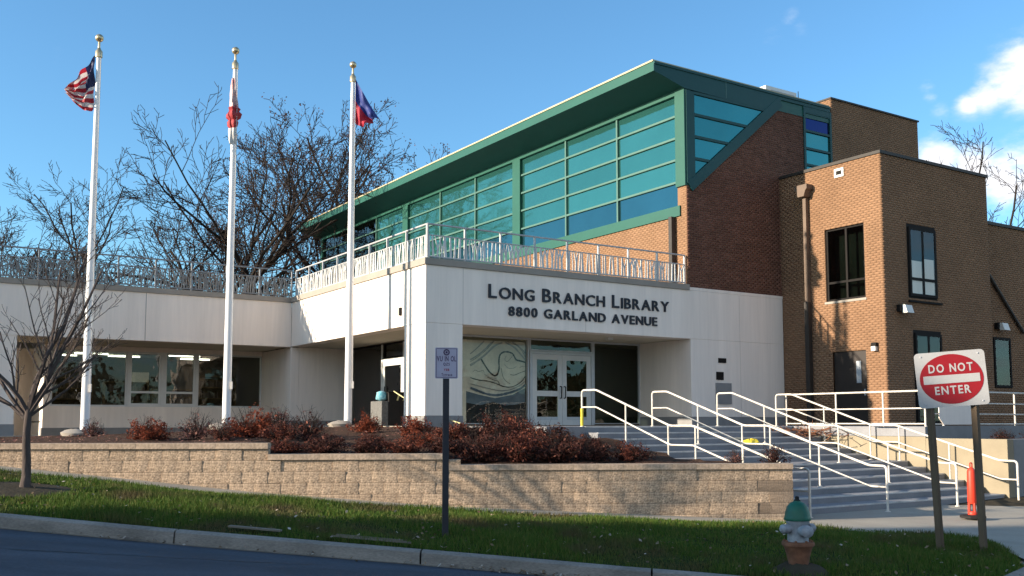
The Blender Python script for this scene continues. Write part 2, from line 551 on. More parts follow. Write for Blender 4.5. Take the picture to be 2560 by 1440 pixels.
M['spout'] = mat('spout', (0.13, 0.088, 0.062), 0.6, var=0.2, vscale=3)
M['spout_dark'] = mat('spout_dark', (0.030, 0.024, 0.020), 0.6, var=0.2)
M['lamp_white'] = mat('lamp_white', (0.62, 0.62, 0.58), 0.4, var=0.05)
M['aggregate'] = mat('aggregate', (0.13, 0.128, 0.122), 0.95, var=0.45, vscale=22, bump=0.5, bscale=40)
M['blue_bag'] = mat('blue_bag', (0.06, 0.36, 0.48), 0.4, var=0.3, vscale=12, col2=(0.35, 0.6, 0.68))
M['yellow'] = mat('yellow', (0.62, 0.50, 0.04), 0.6, var=0.2, vscale=8)
M['tape'] = mat('tape', (0.62, 0.55, 0.28), 0.6, var=0.2, vscale=8)
M['door_dark'] = mat('door_dark', (0.020, 0.013, 0.010), 0.55, var=0.2, vscale=3)
M['grey_box'] = mat('grey_box', (0.30, 0.33, 0.36), 0.6, var=0.08)


def flag_mat(name, kind):
    m = bpy.data.materials.new(name)
    m.use_nodes = True
    N, Lk = m.node_tree.nodes, m.node_tree.links
    b = N['Principled BSDF']
    b.inputs['Roughness'].default_value = 0.6
    uv = N.new('ShaderNodeUVMap')
    uv.uv_map = 'UVMap'
    sep = N.new('ShaderNodeSeparateXYZ')
    Lk.new(uv.outputs[0], sep.inputs[0])

    def mth(op, a, c):
        n = N.new('ShaderNodeMath')
        n.operation = op
        for i, v in enumerate((a, c)):
            if isinstance(v, (int, float)):
                n.inputs[i].default_value = v
            else:
                Lk.new(v, n.inputs[i])
        return n.outputs[0]

    def mix(f, a, c):
        n = N.new('ShaderNodeMixRGB')
        Lk.new(f, n.inputs['Fac'])
        for i, v in ((1, a), (2, c)):
            if isinstance(v, tuple):
                n.inputs[i].default_value = (*v, 1)
            else:
                Lk.new(v, n.inputs[i])
        return n.outputs[0]
    red, white, blue = (0.42, 0.022, 0.035), (0.70, 0.62, 0.58), (0.020, 0.026, 0.085)
    U_, V_ = sep.outputs['X'], sep.outputs['Y']
    if kind == 'stripes':
        st = mth('GREATER_THAN', mth('PINGPONG', mth('MULTIPLY', V_, 13.0), 1.0), 0.5)
        st = mth('MODULO', mth('FLOOR', mth('MULTIPLY', V_, 13.0), 0), 2.0)
        c = mix(st, red, white)
        can = mth('MULTIPLY', mth('LESS_THAN', U_, 0.3), mth('GREATER_THAN', V_, 0.462))
        c = mix(can, c, blue)
    else:
        c = mix(mth('GREATER_THAN', V_, 0.5), (0.46, 0.03, 0.055), (0.035, 0.055, 0.24))
    Lk.new(c, b.inputs['Base Color'])
    tr = N.new('ShaderNodeBsdfTranslucent')
    Lk.new(c, tr.inputs['Color'])
    ms = N.new('ShaderNodeMixShader')
    ms.inputs['Fac'].default_value = 0.35
    Lk.new(b.outputs[0], ms.inputs[1])
    Lk.new(tr.outputs[0], ms.inputs[2])
    Lk.new(ms.outputs[0], N['Material Output'].inputs['Surface'])
    return m


M['flag_stripes'] = flag_mat('flag_stripes', 'stripes')
M['flag_bands'] = flag_mat('flag_bands', 'bands')
M['flag_furled'] = mat('flag_furled', (0.36, 0.03, 0.035), 0.7, vscale=5, col2=(0.60, 0.55, 0.52))
M['flag_red'] = mat('flag_red', (0.30, 0.025, 0.03), 0.7, var=0.3, vscale=8)

# ------------------------------------------------------------ the site: levels
FLOOR = -0.10


def interp(pts):
    xs = [p[0] for p in pts]
    ys = [p[1] for p in pts]
    return lambda x: np.interp(x, xs, ys)


z_foot = interp([(-60, 1.6), (-30, 0.6), (-14, -0.30), (-8.7, -0.74), (-4.45, -1.21), (-1.23, -1.47), (5, -1.775), (9, -1.79), (30, -1.85), (80, -2.0)])
z_kerb = interp([(-60, 1.1), (-30, 0.15), (-14, -0.72), (-6.9, -1.19), (-4.35, -1.39), (-1.14, -1.61), (1.42, -1.80), (3.0, -1.885), (6, -1.92), (30, -2.1), (80, -2.4)])
y_kerb = interp([(-60, 17.0), (-30, 15.0), (-14, 13.75), (-6.9, 13.2), (-4.35, 13.0), (-1.14, 12.70), (0.3, 12.62), (1.42, 12.52), (2.2, 12.40), (3.0, 12.22), (4.2, 12.05), (5.4, 12.12), (6.15, 12.50), (6.9, 13.4), (7.3, 14.6)])


def y_wall(x):
    return 17.65 + 0.085 * x


y_walk = interp([(-60, 12.05), (-30, 14.45), (5.0, 17.30), (5.6, 16.75), (6.3, 16.2), (6.9, 15.75), (7.3, 15.0)])   # back edge of the grass


def grid_sheet(name, xs, f0, f1, z0, z1, n, material, hump=0.0, **tags):
    V, F = [], []
    for x in xs:
        a, b = f0(x), f1(x)
        for j in range(n + 1):
            t = j / n
            V.append((x, a + (b - a) * t, z0(x) + (z1(x) - z0(x)) * t + hump * math.sin(math.pi * t)))
    for i in range(len(xs) - 1):
        for j in range(n):
            p = i * (n + 1) + j
            F.append((p, p + n + 1, p + n + 2, p + 1))
    me = npmesh(name, np.array(V), np.array(F))
    return link(name, me, material, smooth=True, **tags)


# the wide ground, a sheet to the horizon well below the street
GX = np.concatenate([np.linspace(-900, -70, 10), np.linspace(-60, 80, 36), np.linspace(100, 900, 10)])
grid_sheet('terrain', GX, lambda x: -900, lambda x: 8.0, lambda x: z_kerb(x) - 0.6, lambda x: z_kerb(x) - 0.6, 14, M['field'], kind='structure')
grid_sheet('ground', GX, lambda x: 8.0, lambda x: 40.0, lambda x: z_kerb(x) - 0.6, lambda x: -0.75, 10, M['soil'], kind='structure')
grid_sheet('hillside', GX, lambda x: 40.0, lambda x: 1200, lambda x: -0.75, lambda x: 1.0, 12, M['field'], kind='structure')

RX = np.arange(-60, 81, 1.0)
grid_sheet('road', RX, lambda x: -14.0, lambda x: min(y_kerb(x), 12.9) - 0.10 if x > 2 else y_kerb(x) - 0.10,
           lambda x: z_kerb(x) - 0.18, lambda x: z_kerb(x) - 0.18, 10, M['asphalt'], kind='structure')

rgc = random.Random(5)
for (pts_c, wd_c) in (([(-7.2, 11.4), (-5.6, 11.5), (-4.2, 11.75), (-3.1, 11.85), (-2.2, 12.0)], 0.022), ([(-3.6, 10.4), (-2.4, 10.55), (-1.2, 10.45), (0.2, 10.6)], 0.016), ([(-6.6, 12.4), (-6.3, 11.9), (-6.2, 11.3), (-5.8, 10.6)], 0.014)):
    V, F = [], []
    for (xa, ya), (xb, yb) in zip(pts_c[:-1], pts_c[1:]):
        for i in range(14):
            x, y = xa + (xb - xa) * i / 14, ya + (yb - ya) * i / 14 + rgc.gauss(0, 0.012)
            w_ = wd_c * rgc.uniform(0.3, 1.1)
            V += [(x, y - w_, float(z_kerb(x)) - 0.176), (x + 0.006, y + w_, float(z_kerb(x)) - 0.176)]
    for i in range(len(V) // 2 - 1):
        F.append((2 * i, 2 * i + 2, 2 * i + 3, 2 * i + 1))
    MB().add(V, F).build('road_crack', M['tar'], None, kind='structure')

# kerb: cast segments, one object each
kerb = thing('kerb', 'worn grey concrete kerb running along the dark road', 'kerb')
del kerb['label'], kerb['category']
kerb['kind'] = 'structure'
joints = [-22, -19, -16, -13, -10.2, -7.3, -4.36, -1.145, 1.75, 3.2, 4.6, 5.7, 6.4, 7.2]
for a, b in zip(joints[:-1], joints[1:]):
    mb = MB()
    n = 8
    prof = [(0.0, -0.36), (0.0, 0.0), (-0.10, -0.004), (-0.135, -0.03), (-0.155, -0.185), (-0.155, -0.36)]
    V, F = [], []
    for i in range(n + 1):
        x = a + 0.012 + (b - a - 0.024) * i / n
        dx = 0.05
        t = Vector((2 * dx, float(y_kerb(x + dx) - y_kerb(x - dx)), 0)).normalized()
        nrm = Vector((-t.y, t.x, 0))
        for (q, h) in prof:
            p = Vector((x, float(y_kerb(x)), float(z_kerb(x)) + h)) + nrm * q
            V.append(p)
    k = len(prof)
    for i in range(n):
        for j in range(k):
            F.append((i * k + j, i * k + (j + 1) % k, (i + 1) * k + (j + 1) % k, (i + 1) * k + j))
    F.append(tuple(range(k)))
    F.append(tuple(n * k + j for j in range(k - 1, -1, -1)))
    mb.add(V, F)
    mb.build('kerb_segment', M['kerb'], kerb, smooth=True)
# pale dusty seam between the asphalt and the kerb
grid_sheet('gutter_seam', np.arange(-22, 3.3, 0.5), lambda x: y_kerb(x) - 0.215, lambda x: y_kerb(x) - 0.150,
           lambda x: z_kerb(x) - 0.175, lambda x: z_kerb(x) - 0.170, 1, M['seam'], kind='structure')

GXs = np.concatenate([np.arange(-40, -12, 2.0), np.arange(-12, 7.31, 0.35)])
grid_sheet('lawn', GXs, lambda x: y_kerb(x) - 0.02, y_walk, lambda x: z_kerb(x) - 0.015, lambda x: z_foot(x) - 0.01, 10, M['turf'],
           hump=0.05, kind='structure')
grid_sheet('pavement', np.concatenate([np.arange(-40, 5.2, 0.6)]), lambda x: y_walk(x) - 0.25, lambda x: y_wall(x) + 0.1,
           lambda x: z_foot(x) - 0.02, lambda x: z_foot(x), 2, M['concrete'], kind='structure')
mb = MB()
V = [(4.9, 16.4, -1.79), (5.4, 16.6, -1.789), (6.1, 16.0, -1.787), (6.8, 15.5, -1.787), (7.1, 14.6, -1.80), (7.15, 12.8, -2.02), (26, 9.0, -2.1), (30, 26, -1.8), (14, 27, -1.775), (4.4, 23.0, -1.775), (4.9, 18.0, -1.772)]
mb.add(V, [tuple(range(len(V)))])
mb.build('forecourt', M['concrete'], None, kind='structure')

# ------------------------------------------------------------ library (local axes: x along the front, y into the depth)
LOC = (-2.31, 26.0, 0.0)


def W(u, v, z):
    return Vector((LOC[0] + u * CU - v * SU, LOC[1] + u * SU + v * CU, z))


def toL(p):
    dx, dy = p[0] - LOC[0], p[1] - LOC[1]
    return (dx * CU + dy * SU, -dx * SU + dy * CU)


lib = thing('library_building', 'white and brick library with a tall green glazed hall and lettered entrance front', 'building', LOC, ALPHA)


def part(name, material, *boxes, bevel=0.0, parent=None, smooth=False, **tags):
    mb = MB()
    for b in boxes:
        mb.box(*b)
    return mb.build(name, material, parent or lib, bevel=bevel, smooth=smooth, **tags)


# white entrance block
part('entrance_wall', M['stucco'], (0.0, 13.85, 0.0, 0.5, 2.665, 4.23), (9.55, 13.85, 0.002, 2.6, 0.18, 2.664), bevel=0.012, label='white front wall carrying the dark lettering')
part('side_wall', M['stucco'], (0.0, 0.45, 0.502, 10.1, 2.665, 4.229), bevel=0.012, label='sunlit white side wall above the open porch')
part('corner_pier', M['stucco'], (0.003, 1.15, 0.003, 1.24, 0.18, 2.664), bevel=0.012)
part('plinth', M['plinth'], (-0.02, 1.17, -0.02, 1.26, -0.6, 0.18))
part('plinth', M['plinth'], (9.53, 13.84, -0.02, 2.6, -0.6, 0.18))
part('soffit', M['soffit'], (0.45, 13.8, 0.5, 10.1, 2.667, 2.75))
part('terrace_floor', M['roof_grey'], (0.45, 9.5, 0.5, 10.1, 4.02, 4.10))
part('coping', M['coping'], (-0.05, 9.5, -0.05, 0.28, 4.232, 4.41))
part('coping', M['coping'], (-0.05, 0.28, 0.282, 10.08, 4.232, 4.409))
part('facade_cap', M['stucco'], (9.502, 13.86, -0.004, 0.03, 4.232, 4.33))
# wing to the left
part('wing_fascia', M['stucco'], (-16, 0.0, 10.1, 10.55, 2.65, 4.23), bevel=0.012, label='long white fascia of the left wing')
part('wing_seam', M['plinth'], (-4.955, -4.94, 10.093, 10.12, 2.66, 4.22))
part('coping', M['coping'], (-16, 0.0, 10.05, 10.4, 4.232, 4.407))
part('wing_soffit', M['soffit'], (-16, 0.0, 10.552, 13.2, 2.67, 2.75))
part('wing_roof', M['roof_grey'], (-16, 9.5, 10.552, 26, 3.9, 4.05))
part('wing_wall', M['stucco'], (-7.5, 0.0, 13.15, 13.45, -0.18, 0.555), (-7.5, -7.28, 13.152, 13.45, 0.557, 2.66), (-7.27, 0.0, 13.154, 13.45, 2.50, 2.662), bevel=0.008)
part('plinth', M['plinth'], (-7.52, 0.0, 13.13, 13.45, -0.8, -0.18))
part('plinth', M['plinth'], (-0.02, 2.3, 10.08, 10.4, -0.6, 0.06))
part('wing_return_wall', M['stucco'], (-0.002, 0.3, 10.1, 13.45, 0.062, 2.648), (0.302, 2.3, 10.103, 10.4, 0.062, 2.66), bevel=0.01)
part('wing_end_wall', M['stucco'], (-16, -8.68, 10.12, 10.5, -0.05, 2.66), (-7.5, -7.2, 13.46, 17, -0.6, 2.66), (-16, -7.5, 16, 16.3, -0.6, 2.66))
part('plinth', M['plinth'], (-16, -8.66, 10.1, 10.5, -0.8, -0.05))
part('wing_back_wall', M['int_wall'], (-16, 9.5, 25.5, 26, -0.6, 4.0))

# inside the wing and behind the entrance
part('interior_floor', M['int_floor'], (-7.5, 9.5, 13.46, 25.5, 0.0, 0.05), (2.1, 9.5, 2.5, 13.4, -0.10, -0.04))
part('interior_ceiling', M['int_wall'], (-7.2, 9.5, 13.46, 25.5, 2.70, 2.78))
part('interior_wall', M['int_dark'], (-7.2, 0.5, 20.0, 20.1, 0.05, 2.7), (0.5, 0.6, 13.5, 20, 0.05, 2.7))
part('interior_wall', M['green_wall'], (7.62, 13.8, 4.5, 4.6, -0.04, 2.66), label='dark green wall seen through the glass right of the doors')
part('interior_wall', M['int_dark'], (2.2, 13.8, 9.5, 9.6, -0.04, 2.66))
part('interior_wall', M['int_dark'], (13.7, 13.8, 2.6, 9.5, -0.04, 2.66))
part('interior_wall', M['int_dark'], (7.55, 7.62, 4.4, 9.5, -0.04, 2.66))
part('lobby_floor', M['int_floor'], (9.5, 13.8, 2.6, 9.6, -0.12, -0.045))
rnd = random.Random(4)
for (x, y) in ((-6.6, 15.2), (-5.3, 17.5), (-3.1, 15.0), (-1.9, 17.0), (-0.9, 14.8), (-3.9, 18.5), (-6.2, 18.9), (-1.0, 18.8)):
    part('ceiling_light', M['tube_light'], (x - 0.6, x + 0.6, y - 0.05, y + 0.05, 2.63, 2.68))
for (x, y, h) in ((-6.9, 17.2, 1.7), (-5.0, 16.6, 1.55), (-1.3, 17.6, 1.9), (-3.3, 16.4, 1.3)):
    sh = part('bookshelf', M['shelf'], (x, x + 1.6, y, y + 0.05, 0.05, h), (x, x + 0.04, y - 0.3, y, 0.05, h), (x + 1.56, x + 1.6, y - 0.3, y, 0.05, h),
              *[(x + 0.04, x + 1.56, y - 0.3, y, 0.05 + (h - 0.09) * j / 4, 0.09 + (h - 0.09) * j / 4) for j in range(5)])
    mb = MB()
    for j in range(4):
        z0 = 0.095 + (h - 0.09) * j / 4
        xx = x + 0.06
        while xx < x + 1.45:
            wd = rnd.uniform(0.03, 0.07)
            if rnd.random() < 0.85:
                mb.box(xx, xx + wd, y - 0.26, y - 0.06, z0, z0 + rnd.uniform(0.18, 0.27))
            xx += wd + 0.004
    mb.build('books', M['books'], sh, kind='stuff')
part('notice_board', M['stucco'], (-3.4, -2.6, 19.9, 19.99, 1.2, 2.1))
part('desk', M['shelf'], (3.6, 6.8, 7.2, 7.9, -0.04, 0.95))
for x in (4.0, 6.0, 8.2):
    part('ceiling_light', M['tube_light'], (x - 0.4, x + 0.4, 6.4, 6.5, 2.62, 2.66))


def window(x0, x1, z0, z1, plane, at, fr=0.06, fmat='frame_white', gmat='glass', bars_x=(), bars_z=(), depth=0.10, parent=None, name='window', setback=0.05):
    """framed window in a wall at y = at (plane 'y', facing -y) or x = at (plane 'x', facing -x); panes are its children"""
    mb = MB()

    def bx(a0, a1, c0, c1, d0, d1, m):
        if plane == 'y':
            m.box(a0, a1, at + d0, at + d1, c0, c1)
        else:
            m.box(at + d0, at + d1, a0, a1, c0, c1)
    bx(x0, x0 + fr, z0, z1, 0, depth, mb)
    bx(x1 - fr, x1, z0, z1, 0, depth, mb)
    bx(x0 + fr, x1 - fr, z1 - fr, z1, 0.001, depth, mb)
    bx(x0 + fr, x1 - fr, z0, z0 + fr, 0.001, depth, mb)
    cx_ = [x0 + fr] + [b for b in bars_x] + [x1 - fr]
    cz_ = [z0 + fr] + [b for b in bars_z] + [z1 - fr]
    for b in bars_x:
        bx(b - fr / 2, b + fr / 2, z0 + fr, z1 - fr, 0.002, depth - 0.01, mb)
    for b in bars_z:
        bx(x0 + fr, x1 - fr, b - fr / 2, b + fr / 2, 0.004, depth - 0.012, mb)
    w = mb.build(name, M[fmat], parent or lib)
    for i in range(len(cx_) - 1):
        for j in range(len(cz_) - 1):
            m2 = MB()
            bx(cx_[i], cx_[i + 1], cz_[j], cz_[j + 1], setback, setback + 0.012, m2)
            m2.build('pane', M[gmat] if not isinstance(gmat, dict) else M[gmat.get(j, gmat[-1])], w)
    return w


window(-7.28, -4.83, 0.557, 2.498, 'y', 13.20, 0.055)
window(-4.76, -3.68, 0.60, 2.498, 'y', 13.18, 0.075, bars_z=(1.07,))
window(-3.56, -2.47, 0.60, 2.498, 'y', 13.18, 0.075, bars_z=(1.07,))
window(-2.40, 0.0, 0.557, 2.498, 'y', 13.20, 0.055)
part('window_post', M['frame_white'], (-4.83, -4.76, 13.16, 13.4, 0.556, 2.5), (-3.68, -3.56, 13.16, 13.4, 0.556, 2.5), (-2.47, -2.40, 13.16, 13.4, 0.556, 2.5))
part('window_sill', M['frame_white'], (-4.758, -2.472, 13.161, 13.4, 0.5565, 0.60))

# entrance storefront at y = 2.5
window(2.12, 5.02, -0.08, 2.66, 'y', 2.5, 0.06, 'alu', 'clear_glass')
window(7.55, 9.56, -0.08, 2.66, 'y', 2.5, 0.06, 'alu', 'glass')
window(5.03, 7.54, 2.26, 2.655, 'y', 2.5, 0.05, 'alu', 'glass', name='transom')
part('door_frame', M['alu'], (5.03, 5.12, 2.47, 2.60, -0.09, 2.255), (7.45, 7.54, 2.47, 2.60, -0.09, 2.255), (5.12, 7.45, 2.472, 2.598, 2.17, 2.254))
for (a, b, hx) in ((5.13, 6.28, 6.20), (6.29, 7.44, 6.36)):
    d = window(a, b, -0.085, 2.165, 'y', 2.49, 0.17, 'frame_white', 'dark_glass', bars_z=(0.92,), depth=0.05, name='entrance_door', setback=0.02)
    mb = MB()
    mb.tube(fillet([(hx, 2.49, 0.78), (hx, 2.41, 0.78), (hx, 2.41, 1.15), (hx, 2.49, 1.15)], 0.03), 0.016, 6)
    mb.build('handle', M['frame_dark'], d)
    part('kick_plate', M['alu'], (a + 0.17, b - 0.17, 2.486, 2.512, 0.08, 0.18), parent=d)
ART_CURVES = [
    ('art_ink', 0.050, [(3.30, 1.96), (3.46, 1.73), (3.64, 1.52), (3.80, 1.43), (3.91, 1.48), (3.97, 1.68), (3.95, 1.90), (3.98, 2.09), (4.11, 2.19), (4.33, 2.20), (4.48, 2.14), (4.54, 2.03), (4.60, 1.95), (4.75, 1.93), (4.90, 1.90), (4.99, 1.89)]),
    ('art_ink', 0.030, [(2.93, 1.36), (3.21, 1.29), (3.57, 1.27), (3.86, 1.20), (4.11, 1.11), (4.37, 1.09), (4.60, 1.16), (4.82, 1.30), (4.99, 1.45)]),
    ('art_grey', 0.060, [(2.92, 1.73), (3.17, 1.87), (3.42, 2.04), (3.64, 2.23), (3.82, 2.39), (4.08, 2.47)]),
    ('art_grey', 0.050, [(2.92, 1.90), (3.21, 2.06), (3.46, 2.25), (3.67, 2.45), (3.78, 2.52)]),
    ('art_grey', 0.040, [(2.92, 2.08), (3.13, 2.24), (3.35, 2.44), (3.42, 2.50)]),
    ('art_grey', 0.050, [(4.19, 2.49), (4.52, 2.36), (4.75, 2.15), (4.90, 2.00), (4.99, 1.97)]),
    ('art_grey', 0.040, [(4.45, 2.51), (4.71, 2.38), (4.90, 2.22), (4.99, 2.13)]),
    ('art_ink', 0.014, [(4.26, 2.54), (4.60, 2.43), (4.82, 2.25), (5.00, 2.05)]),
    ('art_ink', 0.012, [(2.92, 1.84), (3.24, 2.03), (3.53, 2.26), (3.75, 2.48)]),
    ('art_ink', 0.014, [(4.04, 1.69), (4.08, 1.44), (4.19, 1.29), (4.37, 1.20)]),
    ('art_ink', 0.018, [(4.37, 1.49), (4.52, 1.47), (4.71, 1.55), (4.93, 1.62)]),
    ('art_ink', 0.016, [(3.53, 1.39), (3.75, 1.31), (3.93, 1.28), (4.00, 1.14)]),
    ('art_ink', 0.010, [(4.22, 2.07), (4.15, 1.94), (4.26, 1.88), (4.37, 1.98), (4.45, 2.08)]),
    ('art_ink', 0.010, [(4.71, 1.71), (4.82, 1.77), (4.97, 1.76)]),
    ('art_ink', 0.010, [(3.00, 1.53), (3.10, 1.61), (3.21, 1.54), (3.39, 1.61), (3.42, 1.51)]),
    ('art_grey', 0.020, [(3.42, 1.48), (3.64, 1.37), (3.86, 1.36)]),
    ('art_grey', 0.018, [(4.15, 1.81), (4.26, 1.69), (4.45, 1.67), (4.60, 1.75)]),
    ('art_blue', 0.070, [(2.93, 1.05), (3.21, 0.96), (3.50, 0.87), (3.82, 0.83), (4.11, 0.87), (4.45, 0.95), (4.75, 1.05), (4.99, 1.18)]),
    ('art_grey', 0.030, [(2.93, 1.17), (3.28, 1.10), (3.64, 1.03), (4.00, 0.97), (4.37, 1.01), (4.75, 1.16), (4.99, 1.31)]),
]
ART_LOW = [(2.79, 0.95), (3.28, 0.84), (3.82, 0.75), (4.45, 0.86), (5.00, 1.08), (5.00, -0.30), (2.79, -0.28)]
ART_DARK = [(2.79, 0.60), (3.28, 0.53), (3.75, 0.63), (4.19, 0.53), (4.60, 0.56), (5.00, 0.64), (5.00, -0.36), (2.79, -0.34)]
art = thing('art_panel', 'pale art panel of swirling grey lines behind the glass left of the doors', 'art panel', LOC, ALPHA)
MB().box(2.3, 4.94, 2.62, 2.65, -0.06, 2.52).build('board', M['art_cream'], art)


def clip_poly(pts_):
    return [(min(4.935, max(2.305, x)), min(2.515, max(-0.055, z))) for x, z in pts_]


MB().prism(clip_poly(ART_LOW), 'y', 2.615, 2.6195).build('painted_water', M['art_blue'], art)
MB().prism(clip_poly(ART_DARK), 'y', 2.611, 2.6145).build('painted_ground', M['art_ink'], art)
for k_, (mt_, wd_, pts_) in enumerate(ART_CURVES):
    pts_ = clip_poly(pts_)
    fine_ = fillet([Vector((x, 0, z)) for x, z in pts_], 0.12, 4)
    V, F = [], []
    rgc = random.Random(k_)
    for i in range(len(fine_)):
        t_ = (fine_[min(i + 1, len(fine_) - 1)] - fine_[max(i - 1, 0)]).normalized()
        n_ = Vector((-t_.z, 0, t_.x)) * wd_ * 0.5 * rgc.uniform(0.75, 1.2)
        y_ = 2.608 - 0.0006 * k_
        V += [(fine_[i].x - n_.x, y_, fine_[i].z - n_.z), (fine_[i].x + n_.x, y_, fine_[i].z + n_.z)]
    for i in range(len(fine_) - 1):
        F.append((2 * i, 2 * i + 2, 2 * i + 3, 2 * i + 1))
    MB().add(V, F).build('painted_line', M[mt_], art)
part('door_mat', M['int_dark'], (5.2, 7.4, 1.2, 2.3, -0.10, -0.085))

# side porch storefront at x = 2.1
window(7.12, 10.09, -0.08, 2.655, 'x', 2.1, 0.05, 'frame_dark', 'dark_glass')
window(2.6, 5.35, -0.08, 2.655, 'x', 2.1, 0.05, 'alu', 'dark_glass')
part('door_frame', M['frame_white'], (2.07, 2.16, 7.02, 7.10, -0.08, 2.62), (2.07, 2.16, 5.38, 5.46, -0.08, 2.62), (2.071, 2.159, 5.46, 7.02, 2.05, 2.13))
window(5.47, 7.01, 2.14, 2.65, 'x', 2.1, 0.05, 'frame_dark', 'dark_glass', name='transom')
d = window(5.47, 7.01, -0.08, 2.045, 'x', 2.09, 0.16, 'frame_white', 'glass', depth=0.05, name='side_door', setback=0.02)
part('handle', M['frame_dark'], (2.04, 2.06, 6.75, 6.78, 0.85, 1.2), parent=d)
part('porch_floor', M['concrete'], (-0.02, 2.1, 1.3, 10.1, -0.3, -0.10), (2.1, 9.55, 0.5, 2.5, -0.3, -0.101))

# lettering
def text_mesh(ch, size, extrude, weight=0.0):
    cu = bpy.data.curves.new('letter_curve', 'FONT')
    cu.body = ch
    cu.size = size
    cu.extrude = extrude
    cu.offset = weight
    cu.resolution_u = 3
    ob = bpy.data.objects.new('letter_tmp', cu)
    COL.objects.link(ob)
    bpy.context.view_layer.update()
    dg = bpy.context.evaluated_depsgraph_get()
    me = bpy.data.meshes.new_from_object(ob.evaluated_get(dg))
    bpy.data.objects.remove(ob)
    return me


def text_line(parts, width, mats, parent, org, ax, up, extrude, name='letter', weight=0.0, gap=0.0):
    """parts: (char, size); laid out along ax to the given width; each letter a mesh of its own"""
    x = 0.0
    glyphs = []
    for ch, s in parts:
        if ch == ' ':
            x += 0.42 * s
            continue
        me = text_mesh(ch, s, extrude, weight)
        xs = [v.co.x for v in me.vertices]
        w = max(xs) - min(xs)
        glyphs.append((me, x - min(xs)))
        x += w + (0.13 + gap) * s
        last = x - (0.13 + gap) * s
    k = width / last
    ax, up, org = Vector(ax), Vector(up), Vector(org)
    nn = ax.cross(up)
    for me, gx in glyphs:
        for v in me.vertices:
            c = v.co.copy()
            v.co = org + ax * ((c.x + gx) * k) + up * c.y + nn * (c.z)
        link(name, me, mats, parent)


big, small, sec = 0.552, 0.455, 0.375
lt = part('lettering', M['letter'], (1.96, 8.60, 0.006, 0.010, 3.0, 3.004))
line1 = [(c, big if i == 0 else small) for w in ('LONG',) for i, c in enumerate(w)] + [(' ', small)] + \
        [(c, big if i == 0 else small) for i, c in enumerate('BRANCH')] + [(' ', small)] + [(c, big if i == 0 else small) for i, c in enumerate('LIBRARY')]
text_line(line1, 8.62 - 1.96, M['letter'], lt, (1.96, -0.025, 3.465), (1, 0, 0), (0, 0, 1), 0.022, weight=0.006)
line2 = [(c, sec if c.isdigit() or True else sec) for c in '8800 GARLAND AVENUE']
text_line(line2, 8.12 - 2.62, M['letter'], lt, (2.62, -0.025, 3.0), (1, 0, 0), (0, 0, 1), 0.022, weight=0.007)

# plates and drop box on the front
part('wall_plate', M['frame_dark'], (10.74, 11.08, -0.03, 0.0, 1.94, 2.09))
part('wall_plate', M['frame_dark'], (10.64, 10.95, -0.03, 0.0, 1.38, 1.64))
part('book_drop', M['plinth'], (10.60, 11.28, -0.05, 0.0, 0.60, 1.28), (10.66, 11.22, -0.065, -0.05, 1.02, 1.20), label='grey book drop hatch in the white wall')
part('porch_sensor', M['frame_dark'], (-0.05, 0.0, 1.40, 1.52, 2.98, 3.20))
part('security_light', M['lamp_white'], (7.0, 7.2, 1.0, 1.15, 2.60, 2.666))

# ---- glazed hall
HX = 9.5
curt = part('curtain_wall', M['green_metal'],
            (HX - 0.06, HX + 0.2, 0.30, 31.2, 6.70, 7.04), (HX - 0.06, HX + 0.2, 0.30, 31.2, 10.74, 10.92),
            (HX - 0.07, HX + 0.2, 9.74, 10.30, 7.04, 10.74), (HX - 0.07, HX + 0.2, 19.84, 20.40, 7.04, 10.74), (HX - 0.07, HX + 0.2, 30.9, 31.2, 7.04, 10.74),
            label='green framed curtain wall of the hall')
rows = [7.04, 7.84, 8.59, 9.32, 10.06, 10.74]
bays = [[0.46, 3.55, 6.65, 9.74], [10.30, 13.40, 16.60, 19.84], [20.40, 23.6, 27.2, 30.9]]
for bay in bays:
    for j in range(5):
        for i in range(3):
            mt = 'blue_glass' if j == 0 else 'teal_glass'
            if bay[0] > 20 and i >= 1:
                mt = 'dark_glass'
            part('pane', M[mt], (HX + 0.05, HX + 0.07, bay[i], bay[i + 1], rows[j], rows[j + 1]), parent=curt)
    for b in bay[1:3]:
        part('mullion', M['mullion'], (HX - 0.02, HX + 0.1, b - 0.04, b + 0.04, 7.04, 10.74), parent=curt)
    for r in rows[1:-1]:
        part('transom_bar', M['mullion'], (HX - 0.015, HX + 0.1, bay[0], bay[3], r - 0.035, r + 0.035), parent=curt)
part('hall_floor', M['int_floor'], (HX + 0.3, 16.5, 0.4, 31, 4.2, 4.3))
part('hall_back_wall', M['int_wall'], (14.0, 14.2, 0.4, 31, 4.3, 11.0))
part('corner_post', M['green_metal'], (HX - 0.075, HX + 0.22, 0.012, 0.46, 7.66, 10.92))
# roof with its wide canted eave
roof = MB()
roof.prism([(8.13, 11.19), (9.44, 10.90), (16.6, 10.90), (16.6, 11.50), (8.13, 11.50)], 'y', 0.02, 31.5)
roof = roof.build('hall_roof', M['green_metal'], lib, label='flat green roof with deep overhanging eave')
for p in roof.data.polygons:
    pass
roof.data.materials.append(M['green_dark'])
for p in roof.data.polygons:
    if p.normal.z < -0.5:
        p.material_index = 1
part('roof_edge', M['roof_edge'], (8.10, 8.18, 0.0, 31.53, 11.502, 11.56), (8.18, 16.6, 0.0, 0.10, 11.502, 11.558), parent=roof)
part('roof_sheet', M['roof_grey'], (8.2, 16.6, 0.12, 31.5, 11.502, 11.53), parent=roof)
